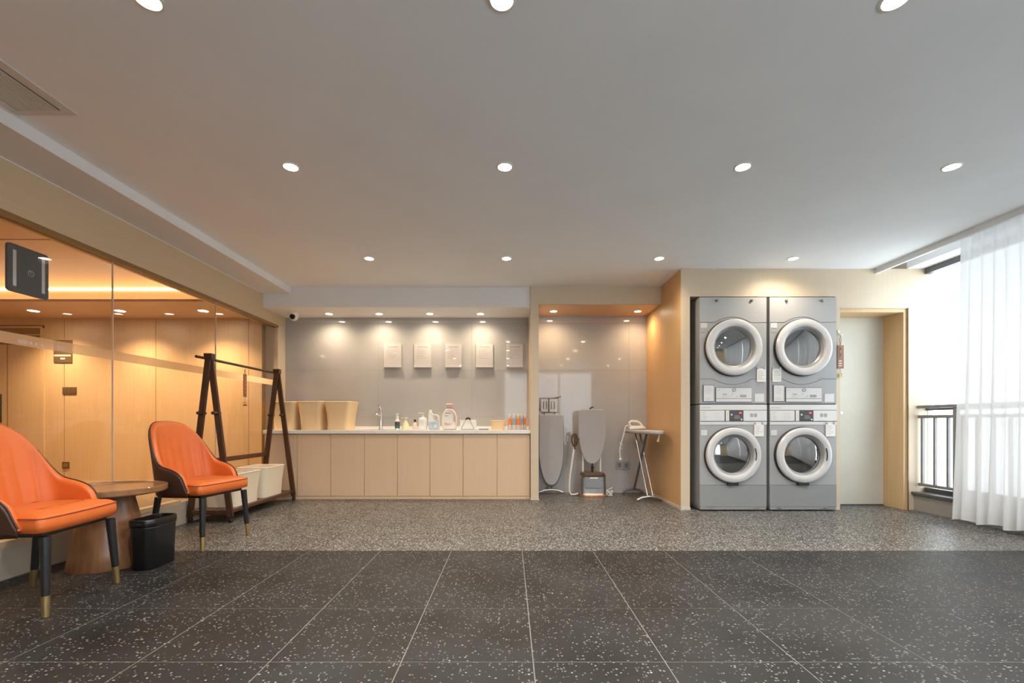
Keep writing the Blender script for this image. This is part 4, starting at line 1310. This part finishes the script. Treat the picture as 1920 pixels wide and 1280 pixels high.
def make_chair(label, x, y, rz):
    t = thing('lounge_chair', label, 'chair', (x, y, 0), 'orange chairs by the glass wall', 0)
    N = 96
    ss = [-1 + 2 * k / N for k in range(N + 1)]
    cush, shell, pipe = [], [], []
    for s in ss:
        zt = smooth_keys(TOPK, s)
        py = plan(s)[0].y
        ring = []
        rows = 12
        for k in range(rows + 1):
            z = ZB0 + 0.03 + (zt - 0.022 - ZB0 - 0.03) * k / rows
            off = 0.046
            if abs(s) < 0.56:
                g = min(abs(py - c_) for c_ in (-0.21, -0.14, -0.07, 0.0, 0.07, 0.14, 0.21))
                f = max(0, min(1, (0.80 - z) / 0.12))
                off -= 0.007 * f * math.exp(-(g / 0.008) ** 2)
            ring.append(shell_pt(s, off, z))
        ring += [shell_pt(s, 0.042, zt - 0.010), shell_pt(s, 0.034, zt - 0.003), shell_pt(s, 0.024, zt), shell_pt(s, 0.014, zt - 0.003), shell_pt(s, 0.012, zt - 0.02), shell_pt(s, 0.012, ZB0 + 0.03)]
        cush.append(ring)
        shell.append([shell_pt(s, 0.0115, ZB0 + 0.0), shell_pt(s, 0.0115, zt - 0.012), shell_pt(s, 0.005, zt - 0.007), shell_pt(s, 0.0, zt - 0.014)]
                     + [shell_pt(s, 0.0, zt - 0.014 + (ZB0 + 0.012 - zt + 0.014) * k / 8) for k in range(1, 9)] + [shell_pt(s, 0.014, ZB0 - 0.004)])
        pipe.append(shell_pt(s, 0.011, zt - 0.002))
    MB().loft(cush).build('backrest', 'orange', t, smooth=True, world=False, angle=70)
    MB().loft(shell).build('outer_shell', 'brownleather', t, smooth=True, world=False, angle=60)
    MB().tube(pipe, 0.0045, 8).build('back_piping', 'brownleather', t, smooth=True, world=False)

    def seat_ring(g, z):
        pts = []
        hw, xf, xb = 0.245 - g, 0.235 - g, -0.13 + g
        for k in range(9):
            a = math.radians(-90 + 90 * k / 8)
            pts.append((xf - 0.03 + 0.03 * cos(a) + 0.012, -hw + 0.03 + 0.03 * sin(a)))
        for k in range(1, 9):
            yy = -hw + 0.03 + (2 * hw - 0.06) * k / 9
            pts.append((xf + 0.012 + 0.012 * (1 - (yy / hw) ** 2), yy))
        for k in range(9):
            a = math.radians(90 * k / 8)
            pts.append((xf - 0.03 + 0.03 * cos(a) + 0.012, hw - 0.03 + 0.03 * sin(a)))
        pts += [(0.15, hw - 0.01), (0.0, hw - 0.02), (-0.07, hw - 0.06), (xb, 0.10), (xb, -0.10), (-0.07, -hw + 0.06), (0.0, -hw + 0.02), (0.15, -hw + 0.01)]
        return [(p[0] - 0.036, p[1], z) for p in pts]
    sr = [seat_ring(0.012, 0.385), seat_ring(0.002, 0.39), seat_ring(0.0, 0.42), seat_ring(0.002, 0.452), seat_ring(0.006, 0.458), seat_ring(0.02, 0.470), seat_ring(0.06, 0.480), seat_ring(0.1, 0.484)]
    seat = MB().loft(sr).build('seat', 'orange', t, smooth=True, world=False, angle=70)
    MB().tube(seat_ring(0.002, 0.455), 0.0034, 6, True).build('seat_piping', 'orange_pipe', seat, smooth=True, world=False)
    fr = MB()
    fr.box(-0.17, 0.18, -0.2, 0.2, 0.362, 0.386)
    fr.build('seat_frame', 'black', t, bevel=0.006, world=False)
    for sx in (-1, 1):
        for sy in (-1, 1):
            top = Vector((sx * 0.172 + (0.02 if sx > 0 else 0.01), sy * 0.203, 0.365))
            foot = Vector((sx * 0.212, sy * 0.226, 0.0))
            mid = foot + (top - foot) * (0.095 / 0.365)
            lg = MB().tube([top, mid], [0.022, 0.0165], 16).build('leg', 'black', t, smooth=True, world=False)
            MB().tube([mid, foot], [0.0168, 0.014], 16).build('ferrule', 'brass', lg, smooth=True, world=False)
    t.rotation_euler = (0, 0, rz)
    return t


make_chair('orange leather chair with brown shell nearest the viewer, cut by the photo edge', -2.388, 2.308, math.radians(7))
make_chair('orange leather chair with brown shell between the round table and the clothes rack', -2.333, 3.447, math.radians(-8))

# round table
TX, TY = -2.55, 2.90
t = thing('side_table', 'round walnut side table on a flared cone foot between the orange chairs', 'table', (TX, TY, 0))
MB().lathe([(0.205, 0), (0.207, 0.006), (0.19, 0.10), (0.165, 0.26), (0.13, 0.42), (0.12, 0.452)], (TX, TY, 0), seg=56).build('pedestal', 'walnut', t, smooth=True)
MB().lathe([(0.272, 0.45), (0.294, 0.455), (0.30, 0.462), (0.30, 0.492), (0.294, 0.494), (0.289, 0.490), (0.287, 0.484), (0.0005, 0.484)], (TX, TY, 0), seg=64).build('tabletop', 'walnut_top', t, smooth=True)

# bin
BX, BY = -2.251, 2.88
t = thing('waste_bin', 'black leather-look waste bin with rounded ends beside the round table', 'bin', (BX, BY, 0))
rg = lambda w, d, z: rr(w, d, 0.055, z, 8, BX, BY)
MB().loft([rg(0.13, 0.235, 0.0), rg(0.136, 0.242, 0.006), rg(0.148, 0.254, 0.258)]).build('body', 'blackgloss', t, smooth=True, angle=50)
MB().loft([rg(0.152, 0.258, 0.262), rg(0.156, 0.262, 0.266), rg(0.156, 0.262, 0.298), rg(0.15, 0.256, 0.304), rg(0.128, 0.234, 0.304), rg(0.124, 0.23, 0.25)], caps=True).build('collar', 'blackgloss', t, smooth=True, angle=50)
MB().tube(rg(0.150, 0.256, 0.256), 0.003, 6, True).build('collar_seam', 'black', t)

# clothes rack
XA, XF0, XF1, ZA = -2.69, -2.865, -2.5, 1.515
Y0, Y1 = 4.08, 5.27
t = thing('clothes_rack', 'dark wooden A-frame clothes rack on castors with a base shelf', 'clothes rack', ((XF0 + XF1) / 2, (Y0 + Y1) / 2, 0))
for y in (Y0, Y1):
    for xf, s_ in ((XF0, -1), (XF1, 1)):
        MB().bar((xf, y, 0.055), (XA - s_ * 0.004, y + 0.013 * s_, ZA), 0.024, 0.052, (s_, 0, 0.1)).build('leg', 'darkwood', t, bevel=0.003)
        q = (0.985 - 0.055) / (ZA - 0.055)
        px_ = xf + (XA - xf) * q
        MB().tube([(px_, y - 0.062, 0.985), (px_, y + 0.04, 0.985)], 0.0145, 12).build('peg', 'darkwood', t, smooth=True)
        cs = MB().tube([(xf, y, 0.058), (xf, y, 0.04)], 0.014, 10)
        cs.lathe([(0.022, -0.011), (0.024, -0.008), (0.024, 0.008), (0.022, 0.011)], (xf, y + 0.006, 0.0242), 'X', 20)
        cs.build('castor', 'black', t, smooth=True)
    MB().box(XF0, XF1, y - 0.012, y + 0.012, 0.075, 0.115).build('end_rail', 'darkwood', t, bevel=0.002)
    MB().box(XA - 0.035, XA + 0.035, y - 0.028, y + 0.028, ZA - 0.052, ZA + 0.004).build('apex_block', 'darkwood', t, bevel=0.003)
MB().tube([(XA - 0.03, 3.95, 1.475), (XA - 0.03, 5.34, 1.475)], 0.0125, 14).build('hanging_rail', 'darkwood', t, smooth=True)
xr = XF0 + (XA - XF0) * (0.54 - 0.055) / (ZA - 0.055)
MB().box(xr - 0.010, xr + 0.010, Y0, Y1, 0.515, 0.562).build('side_rail', 'darkwood_y', t, bevel=0.002)
for x in (XF0 + 0.012, XF1 - 0.012):
    MB().box(x - 0.012, x + 0.012, Y0, Y1, 0.085, 0.115).build('base_rail', 'darkwood_y', t, bevel=0.002)
for k in range(4):
    x = XF0 + 0.03 + (XF1 - XF0 - 0.06) * (k + 0.5) / 4
    MB().box(x - 0.034, x + 0.034, Y0 + 0.012, Y1 - 0.012, 0.098, 0.112).build('shelf_slat', 'darkwood_y', t, bevel=0.002)
basket('cream woven bin on the rack shelf behind the orange chair', -2.69, 4.43, 0.1125, 0.275, 0.42, 0.305, 0.022, 'wicker_cream', 'laundry_basket', 'laundry baskets on the rack')
basket('cream woven bin on the rack shelf at the counter end', -2.69, 4.94, 0.1125, 0.275, 0.38, 0.312, 0.022, 'wicker_cream', 'laundry_basket', 'laundry baskets on the rack')


# hanging tags
def hang_tag(label, px, Y, ytop, y0, y1, halfw, m, rope_m, charm_y, facing_x):
    p = at(px, y0, Y)
    q = at(px, y1, Y)
    tp = at(px, ytop, Y)
    t = thing('hanging_tag', label, 'tag', (p.x, Y, q.z))
    w = halfw
    if facing_x:
        b = bx(p.x - 0.004, p.x + 0.004, Y - w, Y + w, q.z, p.z)
        b.build('plate', m, t, bevel=0.002)
        for k in range(5):
            zc = p.z - (p.z - q.z) * (0.15 + 0.16 * k)
            bx(p.x + 0.0038, p.x + 0.0046, Y - w * 0.35, Y + w * 0.45, zc - 0.01, zc + 0.01).build('printed_mark', 'tanprint', t)
    else:
        b = bx(p.x - w, p.x + w, Y - 0.004, Y + 0.004, q.z, p.z)
        b.build('plate', m, t, bevel=0.002)
        e = MB()
        H = p.z - q.z
        e.tube([(p.x - 0.01, Y - 0.0045, p.z - 0.08 * H), (p.x + 0.012, Y - 0.0045, p.z - 0.18 * H), (p.x - 0.012, Y - 0.0045, p.z - 0.32 * H), (p.x + 0.01, Y - 0.0045, p.z - 0.44 * H), (p.x - 0.006, Y - 0.0045, p.z - 0.54 * H)], 0.006, 6, flat=0.3)
        for k in range(3):
            zc = p.z - H * (0.68 + 0.1 * k)
            e.box(p.x - 0.02, p.x + 0.012, Y - 0.0048, Y - 0.0038, zc - 0.006, zc + 0.006)
        e.build('printed_mark', 'creamprint', t)
    r = MB()
    r.tube([(p.x, Y, p.z - 0.004), (p.x - 0.005, Y, p.z + 0.03), (p.x - 0.008, Y, (p.z + tp.z) / 2 + 0.01), (p.x, Y, tp.z), (p.x + 0.008, Y, (p.z + tp.z) / 2 + 0.01), (p.x + 0.005, Y, p.z + 0.03)], 0.0025, 6, True)
    r.build('cord', rope_m, t)
    ch = at(px, charm_y, Y)
    MB().tube([(p.x, Y, q.z), (p.x, Y, ch.z + 0.012)], 0.0015, 5).build('lower_cord', rope_m, t)
    MB().tube(arc((p.x, Y, ch.z), 0.013, 0, 360, 14)[:-1], 0.005, 6, True).box(p.x - 0.018, p.x + 0.018, Y - 0.006, Y + 0.006, ch.z - 0.024, ch.z - 0.014).build('charm', 'brass', t, smooth=True)
    return t


hang_tag('narrow red-brown tag hanging from the clothes rack rail', 459.3, 2.72 * F / (CX - 459.3), 691.5, 701, 744, 0.026, 'tan', 'black', 756.5, True)
hang_tag('red-brown tag with cream print hanging between the dryers and the cream door', 1575.8, 4.672, 628.5, 647, 690.5, 0.033, 'tag_grey', 'seamgrey', 702, False)
c = at(1573.2, 628, 4.68)
t = thing('wall_hook', 'small white hook holding the tag between the dryers and the cream door', 'hook', (c.x, 4.69, c.z))
MB().tube([(c.x, 4.69, c.z + 0.03), (c.x, 4.68, c.z + 0.012), (c.x + 0.012, 4.668, c.z - 0.006), (c.x + 0.03, 4.668, c.z + 0.005)], 0.006, 8).build('hook_arm', 'whiteplastic', t, smooth=True)
bx(c.x - 0.012, c.x + 0.012, 4.684, 4.69, c.z + 0.015, c.z + 0.055).build('back_plate', 'whiteplastic', t, bevel=0.003)

# square panel stuck to the inside of the glass
XP = XG - 0.006
yf = lambda px: -XP * F / (CX - px)
ya, yb = yf(13.5), yf(91)
zt_, zb_ = EYE + (HY - 452) / F * ya, EYE - (543 - HY) / F * ya
t = thing('sign_panel', 'dark square panel stuck to the glass, two white tape strips on its back', 'sign', (XP, (ya + yb) / 2, zb_))
ring = lambda g, x: [(x, p[0], p[1]) for p in rr(yb - ya - g, zt_ - zb_ - g, 0.018, 0, 5, (ya + yb) / 2, (zt_ + zb_) / 2)]
MB().loft([ring(0.0, XP), ring(0.0, XP - 0.012), ring(0.004, XP - 0.015)]).build('panel', 'panelback', t, smooth=True, angle=40)
for a, b in ((24, 30.6), (78.2, 84.2)):
    bx(XP - 0.0005, XP + 0.0008, yf(a), yf(b), zb_ + 0.035, zt_ - 0.035).build('tape_strip', 'print_light', t)
yc, zc = yf(58), EYE + (HY - 513) / F * yf(58)
e = MB()
e.tube(arc((XP + 0.0004, yc, zc), 0.017, 0, 360, 24, 'YZ')[:-1], 0.0022, 6, True)
e.tube([(XP + 0.0004, yc - 0.008, zc + 0.006), (XP + 0.0004, yc + 0.004, zc + 0.008), (XP + 0.0004, yc - 0.004, zc - 0.002), (XP + 0.0004, yc + 0.01, zc - 0.006)], 0.002, 6)
e.build('ring_emblem', 'print', t)

# plates on the lobby wall
def wall_plate(name, label, cat, px0, px1, py0, py1, m, deep=0.012):
    a, b = at(px0, py1, YLB), at(px1, py0, YLB)
    t = thing(name, label, cat, ((a.x + b.x) / 2, YLB, a.z))
    p = bx(a.x, b.x, YLB - deep, YLB - 0.0005, a.z, b.z).build('plate', m, t, bevel=0.002)
    return t, a, b


t, a, b = wall_plate('door_sign', 'dark sign plate on the lobby wall beside the lobby door, behind the frosted band', 'sign', 102, 136, 637.5, 680, 'bronze')
xm = (a.x + b.x) / 2
bx(xm - 0.025, xm + 0.03, YLB - 0.0135, YLB - 0.0115, at(0, 673.5, YLB).z, at(0, 671, YLB).z).build('sign_mark', 'paper', t)
bx(a.x + 0.01, b.x - 0.01, YLB - 0.0135, YLB - 0.0115, at(0, 668, YLB).z, at(0, 665, YLB).z).build('sign_mark', 'creamprint', t)
t, a, b = wall_plate('light_switch', 'brown switch plate at hand height on the lobby wall', 'switch', 118, 144, 725.5, 739, 'bronze', 0.009)
for k in range(3):
    w = (b.x - a.x) / 3
    bx(a.x + w * k + 0.004, a.x + w * (k + 1) - 0.004, YLB - 0.0115, YLB - 0.0085, a.z + 0.008, b.z - 0.008).build('rocker', 'bronze', t, bevel=0.001)
t, a, b = wall_plate('wall_socket', 'square brown socket low on the lobby wall', 'socket', 117.5, 130.5, 865.5, 878, 'bronze', 0.009)
bx(a.x + 0.018, b.x - 0.018, YLB - 0.0105, YLB - 0.0085, a.z + 0.018, b.z - 0.018).build('outlet', 'brownline', t, bevel=0.001)

# ceiling air grille
t = thing('air_grille', 'white slatted air-conditioning grille in the ceiling above the glass wall', 'vent', (-2.375, 1.6, CZ))
ga, gb, gc, gd = -2.53, -2.215, 0.9, 2.338
for (a, b, c_, d_) in ((ga, ga + 0.035, gc + 0.035, gd - 0.035), (gb - 0.055, gb, gc + 0.035, gd - 0.035), (ga, gb, gd - 0.035, gd), (ga, gb, gc, gc + 0.035)):
    bx(a, b, c_, d_, CZ - 0.008, CZ).build('frame_bar', 'vent', t, bevel=0.002)
bx(ga + 0.03, gb - 0.05, gc + 0.03, gd - 0.03, CZ - 0.001, CZ).build('back_plate', 'ventdark', t)
n = 15
for k in range(n):
    x = ga + 0.04 + (gb - 0.06 - ga - 0.045) * (k + 0.5) / n
    bx(x - 0.0047, x + 0.0047, gc + 0.034, gd - 0.034, CZ - 0.007, CZ - 0.002).build('slat', 'vent', t)

# ================================================================ WINDOW SIDE: RAILING, CURTAINS
XR = 4.225
t = thing('balcony_railing', 'grey metal railing with upright bars behind the sheer curtain', 'railing', (XR, 1.5, 0.19))
ye = YN - 0.005
MB().box(XR - 0.03, XR + 0.03, RY + 0.05, ye, 1.045, 1.075).build('handrail', 'railmetal', t, bevel=0.006)
MB().box(XR - 0.016, XR + 0.016, RY + 0.05, ye, 0.945, 0.975).build('upper_rail', 'railmetal', t, bevel=0.003)
MB().box(XR - 0.016, XR + 0.016, RY + 0.05, ye, 0.252, 0.28).build('bottom_rail', 'railmetal', t, bevel=0.003)
y = 4.65
bal = None
while y > RY + 0.1:
    if bal is None:
        bal = bx(-0.011, 0.011, -0.011, 0.011, 0.0, 0.675).build('baluster', 'railmetal', t, world=False)
    else:
        c_ = bal.copy()
        COL.objects.link(c_)
        c_.parent = t
        bal = c_
    bal.location = (0, y - 1.5, 0.275 - 0.19)
    y -= 0.136
for y in (4.30, 2.9, 1.5, 0.1, -1.3):
    MB().box(XR - 0.018, XR + 0.018, y - 0.018, y + 0.018, 0.19, 1.05).build('post', 'railmetal', t, bevel=0.003)


def curtain(label, x, ya, yb, ztop, zbot, seed, along='Y', folds=0.105, amp=0.035, group='sheer curtains', flare=0.0, cloth='curtain'):
    rnd = random.Random(seed)
    L = abs(yb - ya)
    n = int(L / 0.011)
    ph = [rnd.uniform(0, 6.28) for _ in range(6)]
    rows = 28
    grid = []
    for r in range(rows + 1):
        q = r / rows
        row = []
        for k in range(n + 1):
            u = k / n
            d = u * L
            w = 2 * PI * d / folds
            a = amp * (0.55 + 0.6 * q)
            f = a * sin(w + 0.9 * sin(d * 9 + ph[0]) + 0.5 * q * sin(d * 6 + ph[1])) + 0.02 * q * sin(d * 7 + ph[2]) + 0.012 * sin(w * 2.1 + ph[3]) * q
            drift = flare * q ** 2 * (1 - u)
            p = ya + (yb - ya) * u + (-drift if yb > ya else drift) + 0.012 * q * sin(w * 0.5 + ph[4])
            zb = zbot + 0.012 * sin(w * 0.5 + ph[5])
            z = ztop + (zb - ztop) * q
            row.append((x + f, p, z) if along == 'Y' else (p, x + f, z))
        grid.append(row)
    t = thing('sheer_curtain', label, 'curtain', ((x, (ya + yb) / 2, ztop) if along == 'Y' else ((ya + yb) / 2, x, ztop)), group)
    b = MB()
    b.loft(grid, False, False)
    b.build('cloth', cloth, t, smooth=True, angle=180)
    h = MB()
    h.loft([grid[0], [(p[0], p[1], p[2] + 0.05) for p in grid[0]]], False, False)
    h.build('heading_tape', 'curtain', t, smooth=True, angle=180)
    return t


curtain('sheer white curtain at the window next to the railing', 4.0, 4.02, 2.55, 2.55, 0.045, 5, flare=0.04)
curtain('sheer white curtain further along the right-hand window', 4.0, 2.5, 0.5, 2.55, 0.045, 6)
curtain('sheer white curtain over the viewer end of the right-hand window', 4.0, 0.45, -1.5, 2.55, 0.045, 8)
curtain('sheer white curtain left half of the window behind the viewer', RY + 0.12, -0.3, 1.4, 2.44, 0.06, 9, 'X', cloth='curtain_rear')
curtain('sheer white curtain right half of the window behind the viewer', RY + 0.12, 1.5, 2.45, 2.44, 0.06, 10, 'X', cloth='curtain_rear')
